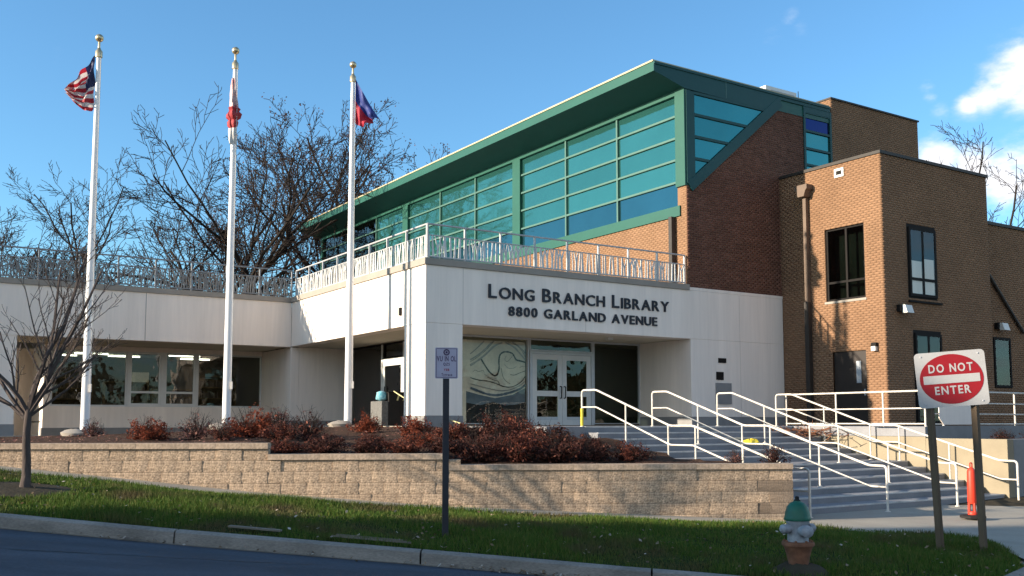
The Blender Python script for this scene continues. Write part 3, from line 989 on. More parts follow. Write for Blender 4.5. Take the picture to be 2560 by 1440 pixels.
# canted front end: dark green gable sheet with triangular glazing
gab = MB()
gab.prism([(8.13, 11.19), (9.44, 10.86), (13.42, 10.80), (14.02, 11.30), (16.6, 11.30), (16.6, 11.50), (8.13, 11.50)], 'y', -0.02, 0.018)
gab = gab.build('gable_sheet', M['green_dark'], lib)
part('sheet_joint', M['mullion'], (11.30, 11.33, -0.026, -0.02, 10.86, 11.42), parent=gab)
part('drip_edge', M['green_dark'], (8.13, 16.6, -0.05, -0.02, 11.42, 11.50), parent=gab)


def seg_bar(mb, a, b, wd, y0, y1):
    a, b = Vector(a), Vector(b)
    t = (b - a).normalized()
    n = Vector((-t.y, t.x)) * wd / 2
    mb.prism([tuple(a - n), tuple(b - n), tuple(b + n), tuple(a + n)], 'y', y0, y1)


tri = MB()
tri.box(9.50, 9.86, -0.018, 0.01, 7.72, 10.82)
tri.box(9.86, 13.30, -0.016, 0.012, 10.74, 10.83)
seg_bar(tri, (9.62, 7.62), (13.95, 11.22), 0.34, -0.03, 0.02)
tri = tri.build('triangular_window', M['green_dark'], lib, label='dark green triangular window at the end of the hall')
dz = (10.90 - 7.83) / (13.35 - 9.86)
zz = [7.95, 8.59, 9.32, 10.06, 10.74]
for j in range(4):
    a, b = zz[j], zz[j + 1]
    xa, xb = 9.86 + (a - 7.83) / dz, 9.86 + (b - 7.83) / dz
    m2 = MB()
    m2.prism([(9.86, a), (xa, a), (xb, b), (9.86, b)], 'y', 0.03, 0.05)
    m2.build('pane', M['teal_glass'], tri)
    if j:
        part('transom_bar', M['green_dark'], (9.86, xa, -0.014, 0.03, a - 0.045, a + 0.045), parent=tri)

# slot window and taller brick block beside the hall
slot = part('slot_window', M['green_dark'], (15.17, 15.27, -0.01, 0.1, 8.4, 11.3), (16.58, 16.68, -0.01, 0.1, 8.4, 11.3), (15.27, 16.58, -0.008, 0.1, 11.1, 11.3))
for j, (a, b) in enumerate(((8.4, 9.18), (9.18, 9.78), (9.78, 10.42), (10.42, 11.1))):
    part('pane', M['navy_glass'] if j == 3 else M['teal_glass'], (15.27, 16.58, 0.05, 0.07, a, b), parent=slot)
    part('transom_bar', M['green_dark'], (15.27, 16.58, -0.005, 0.05, b - 0.04, b + 0.04), parent=slot)


# brick faces: every brick is laid, proud of the mortar behind it
def brickwork(region, plane, at, holes=(), material='brick', keep=None, seed=1, normal=-1, parent=None):
    a0, a1, z0, z1 = region
    rs = np.random.RandomState(seed)
    bw, bh, j = 0.215, 0.075, 0.010
    nz = max(1, int(round((z1 - z0) / bh)))
    bh = (z1 - z0) / nz
    recs = []
    for r in range(nz):
        za, zb = z0 + r * bh, z0 + (r + 1) * bh
        x = a0 - (bw / 2 if r % 2 else 0)
        while x < a1:
            p0, p1 = max(x, a0), min(x + bw, a1)
            x += bw
            spans = [(p0, p1)]
            for (h0, h1, hz0, hz1) in holes:
                if zb > hz0 + 0.02 and za < hz1 - 0.02:
                    ns = []
                    for (s0, s1) in spans:
                        if s1 <= h0 or s0 >= h1:
                            ns.append((s0, s1))
                        else:
                            if s0 < h0:
                                ns.append((s0, h0))
                            if s1 > h1:
                                ns.append((h1, s1))
                    spans = ns
            for (s0, s1) in spans:
                if s1 - s0 < 0.03:
                    continue
                if keep and not keep((s0 + s1) / 2, (za + zb) / 2):
                    continue
                recs.append((s0 + (j / 2 if s0 > a0 + 1e-6 else 0), s1 - (j / 2 if s1 < a1 - 1e-6 else 0), za + j / 2, zb - j / 2))
    A = np.array(recs)
    n = len(A)
    proud = 0.003 + rs.rand(n) * 0.003
    V = np.zeros((n, 8, 3))
    ia, iy = (0, 1) if plane == 'y' else (1, 0)
    for c, (sa, sz) in enumerate(((0, 2), (1, 2), (1, 3), (0, 3))):
        V[:, c, ia] = A[:, sa]
        V[:, c + 4, ia] = A[:, sa]
        V[:, c, 2] = A[:, sz]
        V[:, c + 4, 2] = A[:, sz]
    V[:, :4, iy] = (at + normal * proud)[:, None]
    V[:, 4:, iy] = at
    base = np.arange(n)[:, None] * 8
    fl = np.array([[0, 1, 2, 3], [0, 4, 5, 1], [1, 5, 6, 2], [2, 6, 7, 3], [3, 7, 4, 0]])
    F = (base[:, None, :] + fl[None]).reshape(-1, 4)
    me = npmesh('brickwork', V.reshape(-1, 3), F)
    return link('brickwork', me, M[material], parent or lib, kind='stuff')


def above(p, a, b):
    """right of / below the line a-b"""
    return (b[0] - a[0]) * (p[1] - a[1]) - (b[1] - a[1]) * (p[0] - a[0]) < 0


hw = MB()
hw.prism([(9.5, 4.10), (15.17, 4.10), (15.17, 11.29), (14.02, 11.29), (9.5, 7.66)], 'y', 0.03, 0.45)
hw = hw.build('hall_front_wall', M['mortar'], lib, label='shaded maroon brick end wall of the hall below the triangular window')
brickwork((9.5, 15.17, 4.334, 11.29), 'y', 0.032, material='brick_shaded', keep=lambda x, z: above((x, z), (9.5, 7.55), (14.0, 11.25)) or x > 14.0, seed=2, parent=hw)
hs = part('hall_side_wall', M['mortar'], (9.502, 9.9, 0.452, 31.2, 4.1, 6.70), (9.502, 9.9, 0.034, 0.45, 4.1, 7.66), label='sunlit brick wall under the curtain wall')
brickwork((0.03, 31.0, 4.10, 6.70), 'x', 9.503, seed=3, parent=hs)
brickwork((0.03, 0.30, 6.70, 7.66), 'x', 9.503, seed=5, parent=hs)
part('downpipe', M['spout_dark'], (9.30, 9.45, 0.55, 0.70, 4.2, 6.7))
ub = part('upper_block', M['mortar'], (16.70, 21.88, 0.03, 6.0, 6.0, 11.84), label='tall brick block rising behind the brown block')
brickwork((16.70, 21.88, 7.6, 11.84), 'y', 0.032, seed=6, parent=ub)
brickwork((0.03, 6.0, 10.9, 11.84), 'x', 16.702, seed=7, parent=ub)
part('parapet_cap', M['spout_dark'], (16.66, 21.93, -0.02, 6.02, 11.842, 11.90), parent=ub)
part('slot_backing', M['int_dark'], (15.17, 16.7, 0.3, 0.35, 6, 11.3))
hv = part('rooftop_unit', M['lamp_white'], (14.7, 16.35, 1.3, 2.5, 11.53, 12.36), label='white ventilation unit on the roof')
part('grille', M['grey_box'], (14.95, 16.2, 1.27, 1.30, 11.8, 12.22), parent=hv)
part('aerial', M['frame_dark'], (16.45, 16.47, 1.3, 1.32, 11.53, 12.45), parent=hv)

# ---- brown two storey block in front
TX, FY = 13.86, -4.05
WT = (-3.38, -1.85, 3.94, 6.34)
bb = part('stair_block', M['mortar'], (TX, 19.62, FY, -3.38, -0.6, 8.42), (TX, TX + 0.35, -1.85, 2.5, -0.6, 8.42), (TX, TX + 0.35, -3.38, -1.85, 6.34, 8.42), (TX, TX + 0.35, -3.38, -1.85, 2.28, 3.94), (TX + 0.35, 19.62, -0.2, 0.0, -0.6, 8.42), (TX + 0.3, 19.6, -3.9, -0.1, 8.2, 8.4), (TX + 0.30, TX + 0.35, -3.38, -1.85, -0.6, 2.28), (17.5, 19.62, -3.38, -0.2, -0.6, 8.4),
          label='brown brick two storey block at the right of the library')
DR = (-3.32, -2.05, -0.1, 2.28)
brickwork((FY, 0.0, -0.4, 8.42), 'x', TX - 0.001, holes=(WT, DR), seed=8, parent=bb)
brickwork((TX, 19.62, -0.4, 8.42), 'y', FY - 0.001, holes=((15.08, 16.58, 3.94, 6.33), (15.24, 16.70, -0.1, 2.93)), seed=9, parent=bb)
part('parapet_cap', M['spout_dark'], (TX - 0.05, 19.67, FY - 0.05, 0.0, 8.422, 8.52), parent=bb)
window(-3.38, -1.85, 3.94, 6.34, 'x', TX + 0.06, 0.07, 'frame_dark', 'dark_glass', bars_x=(-2.64,), bars_z=(4.55,))
part('window_backing', M['grey_green'], (TX + 0.50, TX + 0.55, -3.37, -1.86, 3.9, 6.4))  # greenish sheet standing in for the reflection in the glass
part('window_sill', M['coping'], (TX - 0.03, TX + 0.1, -3.42, -1.80, 3.86, 3.935))
side = part('side_exit_door', M['door_dark'], (TX + 0.06, TX + 0.12, -3.32, -2.05, -0.1, 2.28), label='dark brown side door in the sunlit brick wall')
part('door_window', M['grey_box'], (TX + 0.05, TX + 0.06, -3.08, -2.90, 1.25, 1.95), parent=side)
part('handle', M['alu'], (TX + 0.02, TX + 0.06, -3.24, -3.20, 0.85, 1.05), parent=side)
part('vent', M['lamp_white'], (TX - 0.04, TX - 0.015, -2.70, -2.33, 7.98, 8.27))
part('vent_slot', M['frame_dark'], (TX - 0.045, TX - 0.04, -2.62, -2.41, 8.06, 8.19))
# windows on its front: recessed dark boxes with frames and panes
for (a, b, c, d_) in ((15.08, 16.58, 3.94, 6.33), (15.24, 16.70, -0.1, 2.93)):
    part('window_recess', M['frame_dark'], (a, b, FY - 0.004, FY - 0.002, c, d_))
    window(a + 0.06, b - 0.02, c + 0.06, d_ - 0.10, 'y', FY - 0.05, 0.09, 'frame_dark', 'clear_glass', bars_x=((a + b) / 2 + 0.02,), bars_z=(c + 0.62,) if c > 3 else (), depth=0.045, setback=0.012)
part('window_backing', M['stucco'], (15.16, 15.80, FY - 0.012, FY - 0.008, 4.10, 5.15))
part('window_backing', M['stucco'], (15.86, 16.45, FY - 0.012, FY - 0.008, 4.10, 5.25))
part('window_sill', M['frame_dark'], (15.05, 16.75, FY - 0.08, FY, 3.80, 3.86))
# lower block further right
lb = part('lower_block', M['mortar'], (19.63, 34, -3.6, 2, -0.6, 6.95), label='lower brown brick block at the right edge')
brickwork((19.64, 26, -0.4, 6.95), 'y', -3.601, holes=((20.35, 21.45, 1.2, 2.98),), seed=10, parent=lb)
part('parapet_cap', M['spout_dark'], (19.64, 34, -3.66, 2, 6.952, 7.06), parent=lb)
part('window_recess', M['frame_dark'], (20.35, 21.45, -3.606, -3.602, 1.2, 2.98))
window(20.38, 21.42, 1.22, 2.96, 'y', -3.65, 0.08, 'frame_dark', 'clear_glass', depth=0.04, setback=0.02)
mb = MB()
mb.tube([(19.75, -3.68, 5.55), (22.2, -3.68, 3.2)], 0.06, 8)
mb.build('pipe_shadow', M['spout_dark'], lb)  # dark bar standing in for a diagonal pipe shadow
# wall lamps
for (x, y, z, rz) in ((14.55, FY - 0.02, 3.55, 0), (20.6, -3.63, 3.35, 0)):
    lamp = part('wall_lamp', M['frame_dark'], (x - 0.12, x + 0.16, y - 0.12, y, z - 0.10, z + 0.12))
    m2 = MB()
    m2.prism([(y - 0.30, z - 0.14), (y - 0.12, z - 0.14), (y - 0.12, z + 0.13), (y - 0.22, z + 0.11)], 'x', x, x + 0.34)
    m2.build('lens', M['lamp_white'], lamp)
lamp = part('wall_lamp', M['frame_dark'], (TX - 0.12, TX - 0.02, -3.78, -3.60, 2.36, 2.48))
part('lens', M['lamp_white'], (TX - 0.14, TX - 0.03, -3.77, -3.61, 2.22, 2.36), parent=lamp)
# leader head and downpipe
ld = MB()
ld.prism([(-1.30, 7.55), (-1.05, 7.55), (-0.98, 7.75), (-0.92, 7.80), (-0.92, 7.95), (-1.43, 7.95), (-1.43, 7.80), (-1.37, 7.75)], 'x', TX - 0.33, TX - 0.02)
ld = ld.build('rain_leader', M['spout'], lib, label='tan rainwater head and downpipe on the brick corner')
mb = MB().box(TX - 0.17, TX - 0.04, -1.24, -1.11, 4.0, 7.55)
mb.build('downpipe', M['spout'], ld)
mb = MB().box(TX - 0.20, TX - 0.04, -1.26, -1.09, -0.1, 4.0)
mb.build('boot_pipe', M['spout_dark'], ld)


# ---- roof railing with cut-out tree panels
def cut_panel(length, z0, z1, seed, dense):
    """metal sheet cut to a thicket of trunks; drawn in (s, z)"""
    rg = random.Random(seed)
    mb = MB()
    th = 0.008

    def bar(a, b, w0, w1):
        a, b = Vector(a), Vector(b)
        t = (b - a).normalized()
        n = Vector((-t.y, t.x))
        mb.prism([tuple(a - n * w0 / 2), tuple(b - n * w1 / 2), tuple(b + n * w1 / 2), tuple(a + n * w0 / 2)], 'y', -th + rg.uniform(-.002, .002), th + rg.uniform(-.002, .002))
    s = 0.05
    H = z1 - z0
    while s < length - 0.05:
        w = rg.uniform(0.035, 0.075) * (0.75 if dense else 1.15)
        lean = rg.uniform(-0.05, 0.05) * (2.5 if dense else 1)
        if rg.random() < (0.6 if dense else 0.45):
            hz = rg.uniform(0.35, 0.65) * H
            mid = (s + lean * 0.5, z0 + hz)
            bar((s, z0), mid, w, w * 0.85)
            for sg in (-1, 1):
                e = (mid[0] + sg * rg.uniform(0.04, 0.12), z1)
                bar((mid[0], mid[1] - 0.01), e, w * 0.75, w * 0.4)
        else:
            bar((s, z0), (s + lean, z1), w, w * rg.uniform(0.5, 0.9))
        s += w + rg.uniform(0.035, 0.095) * (0.75 if dense else 1.0)
    if dense:
        for _ in range(int(length * 22)):
            a = rg.uniform(0.05, length - 0.1)
            q = rg.uniform(z0, z1 - 0.15)
            bar((a, q), (a + rg.uniform(-0.15, 0.15), min(z1, q + rg.uniform(0.1, 0.35))), 0.02, 0.012)
    bar((0, z0 + 0.012), (length, z0 + 0.012), 0.024, 0.024)
    return mb


def railing(a, b, n, zb, zp, zt, material, pmat, seed, dense=False, name='roof_railing', label=None):
    """run from a to b (local xy) with n bays"""
    a, b = Vector((a[0], a[1], 0)), Vector((b[0], b[1], 0))
    t = (b - a).normalized()
    Lh = (b - a).length
    mb = MB()
    up = Vector((0, 0, 1))
    mb.tube([a + up * zt, b + up * zt], 0.026, 8)
    mb.tube([a + up * zp, b + up * zp], 0.018, 6)
    mb.tube([a + up * zb, b + up * zb], 0.018, 6)
    rl = mb.build(name, M[material], lib, smooth=True, label=label)
    ang = math.atan2(t.y, t.x)
    for i in range(n + 1):
        p = a + t * (Lh * i / n)
        mb = MB().box(-0.022, 0.022, -0.03, 0.03, zb - 0.06, zt)
        po = mb.build('post', M[material], rl)
        po.location, po.rotation_euler = p, (0, 0, ang)
    for i in range(n):
        p = a + t * (Lh * i / n)
        pa = cut_panel(Lh / n, zb, zp, seed * 100 + i, dense).build('cut_panel', M[pmat], rl)
        pa.location, pa.rotation_euler = p, (0, 0, ang)
    return rl


railing((0.10, 0.10), (9.42, 0.10), 8, 4.47, 5.06, 5.36, 'rail_metal', 'panel_metal', 1, label='railing above the lettered front with cut-out tree panels')
railing((0.10, 9.95), (0.10, 0.12), 8, 4.47, 5.06, 5.36, 'rail_metal', 'panel_metal', 2, label='sunlit railing above the side wall with cut-out tree panels')
railing((-14.0, 10.2), (0.02, 10.2), 12, 4.47, 5.08, 5.38, 'rail_shaded', 'panel_shaded', 3, True, label='shaded railing on the left wing with tangled branch panels')

# ------------------------------------------------------------ platform, steps, cheek wall
plat = MB()
plat.box(1.2, 9.72, -3.9, -0.03, -0.9, FLOOR)
plat.box(9.76, 13.84, -8.1, -0.03, -0.35, FLOOR - 0.001)
o = plat.build('entrance_platform', M['concrete_step'], None, bevel=0.01, kind='structure')
o.location, o.rotation_euler = LOC, (0, 0, ALPHA)
steps = thing('entrance_steps', 'wide grey concrete steps rising to the library doors between white handrails', 'steps', LOC, ALPHA)
g1 = [(-3.9 - 0.5 * i, FLOOR - 0.1433 * (i + 1)) for i in range(6)]
for i in range(6):
    y1 = -3.9 - 0.5 * i
    y0 = y1 - 0.5 if i < 5 else -7.6
    z = FLOOR - 0.1433 * (i + 1)
    part('step' if i < 5 else 'middle_landing', M['concrete_step'], (2.35, 9.74, y0, y1 + (0.03 if i else -0.002), z - 0.6, z), bevel=0.012, parent=steps)
for i in range(5):
    y1 = -7.6 - 0.5 * i
    z = -0.96 - 0.1367 * (i + 1)
    part('step', M['concrete_step'], (2.35, 9.74, y1 - 0.5, y1 + 0.03, z - 0.6, z), bevel=0.012, parent=steps)
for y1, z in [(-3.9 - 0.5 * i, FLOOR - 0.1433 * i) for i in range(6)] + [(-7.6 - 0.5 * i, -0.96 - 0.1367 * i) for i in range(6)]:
    part('sunlit_nosing', M['sunlit_nosing'], (2.36, 9.73, y1 - 0.006, y1 + 0.05, z - 0.028, z + 0.004), parent=steps)  # pale edge strips: sunlight on the treads put into the colour

cw = thing('cheek_wall', 'cream retaining wall in sunlight along the right side of the steps', 'wall', LOC, ALPHA)
part('side_face', M['cream_wall'], (9.76, 10.02, -8.1, -3.4, -1.9, -0.352), (9.76, 10.02, -10.2, -8.102, -1.9, -0.385), parent=cw, bevel=0.01)
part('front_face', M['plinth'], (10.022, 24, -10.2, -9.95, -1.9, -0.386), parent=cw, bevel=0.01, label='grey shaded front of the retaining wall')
part('platform_edge', M['plinth'], (10.022, 24, -8.12, -7.95, -0.6, FLOOR + 0.02), parent=cw)
bd2 = MB().box(10.022, 24, -9.95, -8.12, -1.0, -0.45)
o = bd2.build('planting_bed_soil', M['mulch'], None, kind='structure')
o.location, o.rotation_euler = LOC, (0, 0, ALPHA)


# ------------------------------------------------------------ handrails
def handrail(u, label, wallside=False):
    rl = thing('handrail', label, 'handrail', W(u, -3.5, FLOOR), ALPHA, 'white handrails on the entrance steps')

    def lp(y, z):
        return Vector((0, y + 3.5, z - FLOOR))
    top = [(-3.45, FLOOR), (-3.45, 0.80), (-4.02, 0.80), (-6.68, -0.07), (-7.42, -0.07), (-10.12, -0.87), (-10.52, -0.87), (-10.52, -1.78)]
    mid = [(-3.45, 0.38), (-4.02, 0.38), (-6.68, -0.49), (-7.42, -0.49), (-10.12, -1.29), (-10.52, -1.29)]
    MB().tube(fillet([lp(*p) for p in top], 0.09, 5), 0.024, 8).build('top_rail', M['rail_white'], rl, smooth=True)
    MB().tube(fillet([lp(*p) for p in mid], 0.06, 4), 0.019, 8).build('middle_rail', M['rail_white'], rl, smooth=True)

    def ztop(y):
        return float(np.interp(-y, [4.02, 6.68, 7.42, 10.12], [0.80, -0.07, -0.07, -0.87]))

    def zfloor(y):
        z = FLOOR
        for i in range(6):
            if y < -3.9 - 0.5 * i:
                z -= 0.1433
        for i in range(6):
            if y < -7.6 - 0.5 * i:
                z -= 0.1367
        return z
    for y in (-5.15, -6.62, -7.48, -8.85):
        MB().tube([lp(y, zfloor(y)), lp(y, ztop(y))], 0.021, 8).build('post', M['rail_white'], rl, smooth=True)
    for y in (-5.15, -6.62, -7.48, -8.85, -10.52, -3.45):
        MB().lathe([(0.055, 0.0), (0.055, 0.012), (0.03, 0.02)], 10, lp(y, zfloor(y))).build('foot_plate', M['rail_white'], rl)
    return rl


handrail(2.60, 'white handrail nearest the shrubs, leftmost of the four on the steps')
handrail(4.90, 'white handrail ending behind the hydrant, second from the left on the steps')
handrail(7.25, 'white handrail ending left of the wooden sign posts, third on the steps')
handrail(9.58, 'white handrail against the cream wall, rightmost on the steps')


def guard(pts, label, posts, zt=0.80, bars=(0.80, 0.36, -0.03)):
    rl = thing('guard_rail', label, 'guard rail', W(pts[0][0], pts[0][1], FLOOR), ALPHA)
    x0, y0 = pts[0]
    for i, z in enumerate(bars):
        MB().tube(fillet([Vector((x - x0, y - y0, z - FLOOR)) for x, y in pts], 0.05), 0.024 if i == 0 else 0.018, 8).build('rail', M['rail_white'], rl, smooth=True)
    for (x, y) in posts:
        MB().tube([Vector((x - x0, y - y0, 0)), Vector((x - x0, y - y0, zt - FLOOR))], 0.024, 8).build('post', M['rail_white'], rl, smooth=True)


guard([(9.90, -3.5), (9.90, -8.02)], 'white guard rail along the platform outside the dark side door', [(9.90, -3.55), (9.90, -5.3), (9.90, -6.8), (9.90, -8.02)])
guard([(10.02, -8.02), (22.0, -8.02)], 'white guard rail continuing to the right behind the red sign', [(12.0, -8.02), (13.9, -8.02), (15.8, -8.02), (17.7, -8.02), (19.6, -8.02), (21.5, -8.02)], bars=(0.80, 0.50, 0.22, -0.04))

# ------------------------------------------------------------ retaining wall of split blocks
rw = thing('retaining_wall', 'tan split-faced block retaining wall stepping down along the lawn', 'wall')
BETA = math.atan(0.085)


def block_mesh(seed, L_, h, dp=0.28, rough=0.018, lip=0.0):
    rs = np.random.RandomState(seed)
    nx, nz = 6, 3 if h > 0.12 else 2
    V, F = [], []
    for j in range(nz + 1):
        for i in range(nx + 1):
            edge = (i in (0, nx)) or (j in (0, nz))
            d = (0.003 if edge else -rs.rand() * rough * 0.45) + rs.randn() * rough * 0.12
            V.append((L_ * i / nx, d - lip, h * j / nz))
    for j in range(nz):
        for i in range(nx):
            p = j * (nx + 1) + i
            F.append((p, p + 1, p + nx + 2, p + nx + 1))
    o = len(V)
    V += [(0, dp, 0), (L_, dp, 0), (L_, dp, h), (0, dp, h)]
    a, b, c, d = 0, nx, (nz + 1) * (nx + 1) - 1, nz * (nx + 1)
    F += [(d, *range(d + 1, c + 1), o + 2, o + 3), (b, a, o, o + 1), tuple([a] + [k * (nx + 1) for k in range(1, nz + 1)] + [o + 3, o]), tuple([c] + [k * (nx + 1) + nx for k in range(nz - 1, -1, -1)] + [o + 1, o + 2])]
    mb = MB().add(V, F)
    me = bpy.data.meshes.new('block')
    me.from_pydata([tuple(p) for p in mb.v], [], mb.f)
    me.update()
    return me


BLK = [block_mesh(s, 0.448, 0.196) for s in range(7)]
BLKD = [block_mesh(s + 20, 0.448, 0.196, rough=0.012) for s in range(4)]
CAPS = [block_mesh(s + 40, 0.448, 0.098, 0.34, 0.006, 0.035) for s in range(4)]
for m_ in BLK + BLKD + CAPS:
    m_.polygons.foreach_set('use_smooth', [True] * len(m_.polygons))
    m_.set_sharp_from_angle(angle=R(50))
for m_ in BLK:
    m_.materials.append(M['block'])
for m_ in BLKD:
    m_.materials.append(M['block_dark'])
for m_ in CAPS:
    m_.materials.append(M['cap'])
rg = random.Random(11)
levels = [(-13.4, -4.45, -0.36), (-4.45, -1.22, -0.555), (-1.22, 5.14, -0.75)]


def top_level(x):
    for a, b, z in levels:
        if x < b:
            return z
    return levels[-1][2]


x_steps = 0.45 * math.cos(BETA)
n_cols = int(18.6 / x_steps)
for i in range(n_cols + 1):
    xc = 5.14 - (i + 1) * x_steps
    zt = top_level(xc + x_steps * 0.5)
    o = link('cap_stone', rg.choice(CAPS), None, rw)
    o.location = (xc, y_wall(xc), zt - 0.098)
    o.rotation_euler = (0, 0, BETA)
    k = 0
    while True:
        z = zt - 0.1 - 0.2 * (k + 1)
        sh = 0.5 if (k + int(round(zt * 5))) % 2 else 0.0
        xb = xc + sh * x_steps * (1 if i else 0)
        if z + 0.2 < z_foot(xb) - 0.03 or k > 9:
            break
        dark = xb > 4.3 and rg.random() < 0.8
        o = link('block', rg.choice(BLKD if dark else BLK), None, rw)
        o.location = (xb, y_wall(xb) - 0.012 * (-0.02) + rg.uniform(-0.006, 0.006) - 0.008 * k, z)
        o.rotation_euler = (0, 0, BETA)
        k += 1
# return of the wall along the steps
ca = W(2.33, -10.3, 0)
for k in range(6):
    for j in range(11):
        p = W(2.33, -9.85 + 0.45 * j, 0)
        z = -0.85 - 0.2 * (k + 1)
        if z < -1.85:
            continue
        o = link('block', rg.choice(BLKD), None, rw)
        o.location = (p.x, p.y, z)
        o.rotation_euler = (0, 0, ALPHA + R(90))

# planting bed
z_back = interp([(-16, -0.45), (-10.5, -0.34), (-7.4, -0.21), (-4.6, -0.13), (2, -0.13)])


def bed_z(x, y):
    t = np.clip((y - y_wall(x)) / 7.5, 0, 1)
    z0 = top_level(x) - 0.07
    zb = float(z_back(x))
    u, v = toL((x, y))
    z = z0 + (zb - z0) * (t ** 0.8)
    if u > 1.0 and v < -3.5:
        z = min(z, float(np.interp(-v, [3.5, 6.5, 7.6, 10.3], [-0.16, -0.66, -0.80, -0.83])) + 0.02)
    return z


V, F, idx = [], [], {}
xs = np.arange(-14, 6.4, 0.3)
ts = np.concatenate([np.linspace(0.16, 3, 9), np.linspace(3.8, 16, 10)])
for i, x in enumerate(xs):
    for j, t in enumerate(ts):
        y = y_wall(x) + t
        idx[i, j] = len(V)
        V.append((x, y, bed_z(x, y) + 0.03 * math.sin(x * 5 + t * 3) * math.sin(t * 4)))
for i in range(len(xs) - 1):
    for j in range(len(ts) - 1):
        q = [idx[i, j], idx[i + 1, j], idx[i + 1, j + 1], idx[i, j + 1]]
        u, v = toL(V[q[2]])
        u2, v2 = toL(V[q[1]])
        if max(u, u2) > 2.62 and v < -3.6:
            continue
        if u > 1.5 and v > -3.9:
            continue
        if v > 10.2 and u > -8:
            continue
        F.append(tuple(q))
MB().add(V, F).build('planting_bed', M['mulch'], None, smooth=True, kind='structure')
mb = MB().box(-16, -7.6, 8.7, 10.2, -0.5, -0.40)
o = mb.build('wing_path', M['concrete'], None, kind='structure')
o.location, o.rotation_euler = LOC, (0, 0, ALPHA)

# ------------------------------------------------------------ grass
rs = np.random.RandomState(5)
n = 190000
gx = rs.uniform(-9.6, 7.2, n)
t = rs.rand(n)
ya, yb = y_kerb(gx), y_walk(gx)
gy = ya + (yb - ya) * t
gz = z_kerb(gx) - 0.015 + (z_foot(gx) - 0.01 - z_kerb(gx) + 0.015) * t + 0.05 * np.sin(math.pi * t)
patch = 0.5 + 0.5 * np.sin(gx * 1.7 + 2 * np.sin(gy * 1.3)) * np.cos(gy * 2.1 + gx * 0.6)
keepm = rs.rand(n) < (0.40 + 0.60 * patch)
keepm &= ~((np.hypot(gx + 7.26, gy - 14.75) < 0.62)) & ~((np.hypot(gx - 3.62, gy - 12.58) < 0.33))
gx, gy, gz, patch = gx[keepm], gy[keepm], gz[keepm], patch[keepm]
n = len(gx)
h = rs.uniform(0.03, 0.11, n) ** 1.15 * 1.4 * (0.45 + 0.8 * patch)
ang = rs.uniform(0, 2 * math.pi, n)
lean = rs.uniform(0.0, 0.7, n)
wd = rs.uniform(0.004, 0.009, n)
la = rs.uniform(0, 2 * math.pi, n)
P = np.stack([gx, gy, gz], 1)
A = np.stack([np.cos(ang), np.sin(ang), 0 * ang], 1) * wd[:, None]
T = P + np.stack([np.cos(la) * lean * h, np.sin(la) * lean * h, h], 1)
V = np.stack([P - A, P + A, T], 1).reshape(-1, 3)
me = npmesh('grass', V, np.arange(3 * n).reshape(-1, 3))
link('grass', me, M['grass'], label='short green lawn grass between kerb and retaining wall', category='grass', kind='stuff')

# fallen leaves and bits on the lawn and in the gutter
n = 620
gx = np.concatenate([rs.uniform(-8, 7, 430), rs.uniform(-6, 2.5, 190)])
t = np.concatenate([rs.rand(430) ** 1.4, np.full(190, -0.055) + rs.randn(190) * 0.012])
cl = rs.rand(190) < 0.55
gx[430:][cl] = rs.choice([-4.9, -0.2, 0.6, 0.1], cl.sum()) + rs.randn(cl.sum()) * 0.35
ya, yb = y_kerb(gx), y_walk(gx)
gy = ya + (yb - ya) * t
gz = z_kerb(gx) + (z_foot(gx) - z_kerb(gx)) * np.clip(t, 0, 1) + 0.05 * np.sin(math.pi * np.clip(t, 0, 1)) + 0.05
low = t < 0
gz[low] = z_kerb(gx[low]) - 0.165 + rs.rand(low.sum()) * 0.05
s = rs.uniform(0.012, 0.034, n)
q = rs.uniform(0, 6.28, n)
ti = rs.uniform(-0.7, 0.7, (n, 2))
ax = np.stack([np.cos(q), np.sin(q), ti[:, 0]], 1) * s[:, None]
ay = np.stack([-np.sin(q), np.cos(q), ti[:, 1]], 1) * s[:, None] * 0.7
C0 = np.stack([gx, gy, gz], 1)
V = np.stack([C0 - ax, C0 + ay, C0 + ax, C0 - ay], 1).reshape(-1, 3)
link('fallen_leaves', npmesh('fallen_leaves', V, np.arange(4 * n).reshape(-1, 4)), M['litter'], label='pale fallen leaves scattered over the lawn and gutter', category='leaves', kind='stuff')


# ------------------------------------------------------------ plants
def tubes_np(segs, k):
    """segs: (p0, p1, r0, r1) -> separate frusta with k sides"""
    S = np.array([(*a, *b, r0, r1) for a, b, r0, r1 in segs])
    n = len(S)
    p0, p1 = S[:, 0:3], S[:, 3:6]
    t = p1 - p0
    t /= np.linalg.norm(t, axis=1, keepdims=True) + 1e-9
    ref = np.where(np.abs(t[:, 2:3]) > 0.9, np.array([[1.0, 0, 0]]), np.array([[0, 0, 1.0]]))
    a = np.cross(t, ref)
    a /= np.linalg.norm(a, axis=1, keepdims=True) + 1e-9
    b = np.cross(t, a)
    V = np.zeros((n, 2 * k, 3))
    for j in range(k):
        q = 2 * math.pi * j / k
        d = a * math.cos(q) + b * math.sin(q)
        V[:, j] = p0 + d * S[:, 6:7]
        V[:, k + j] = p1 + d * S[:, 7:8]
    fl = np.array([[j, (j + 1) % k, k + (j + 1) % k, k + j] for j in range(k)])
    F = (np.arange(n)[:, None, None] * 2 * k + fl[None]).reshape(-1, 4)
    return V.reshape(-1, 3), F


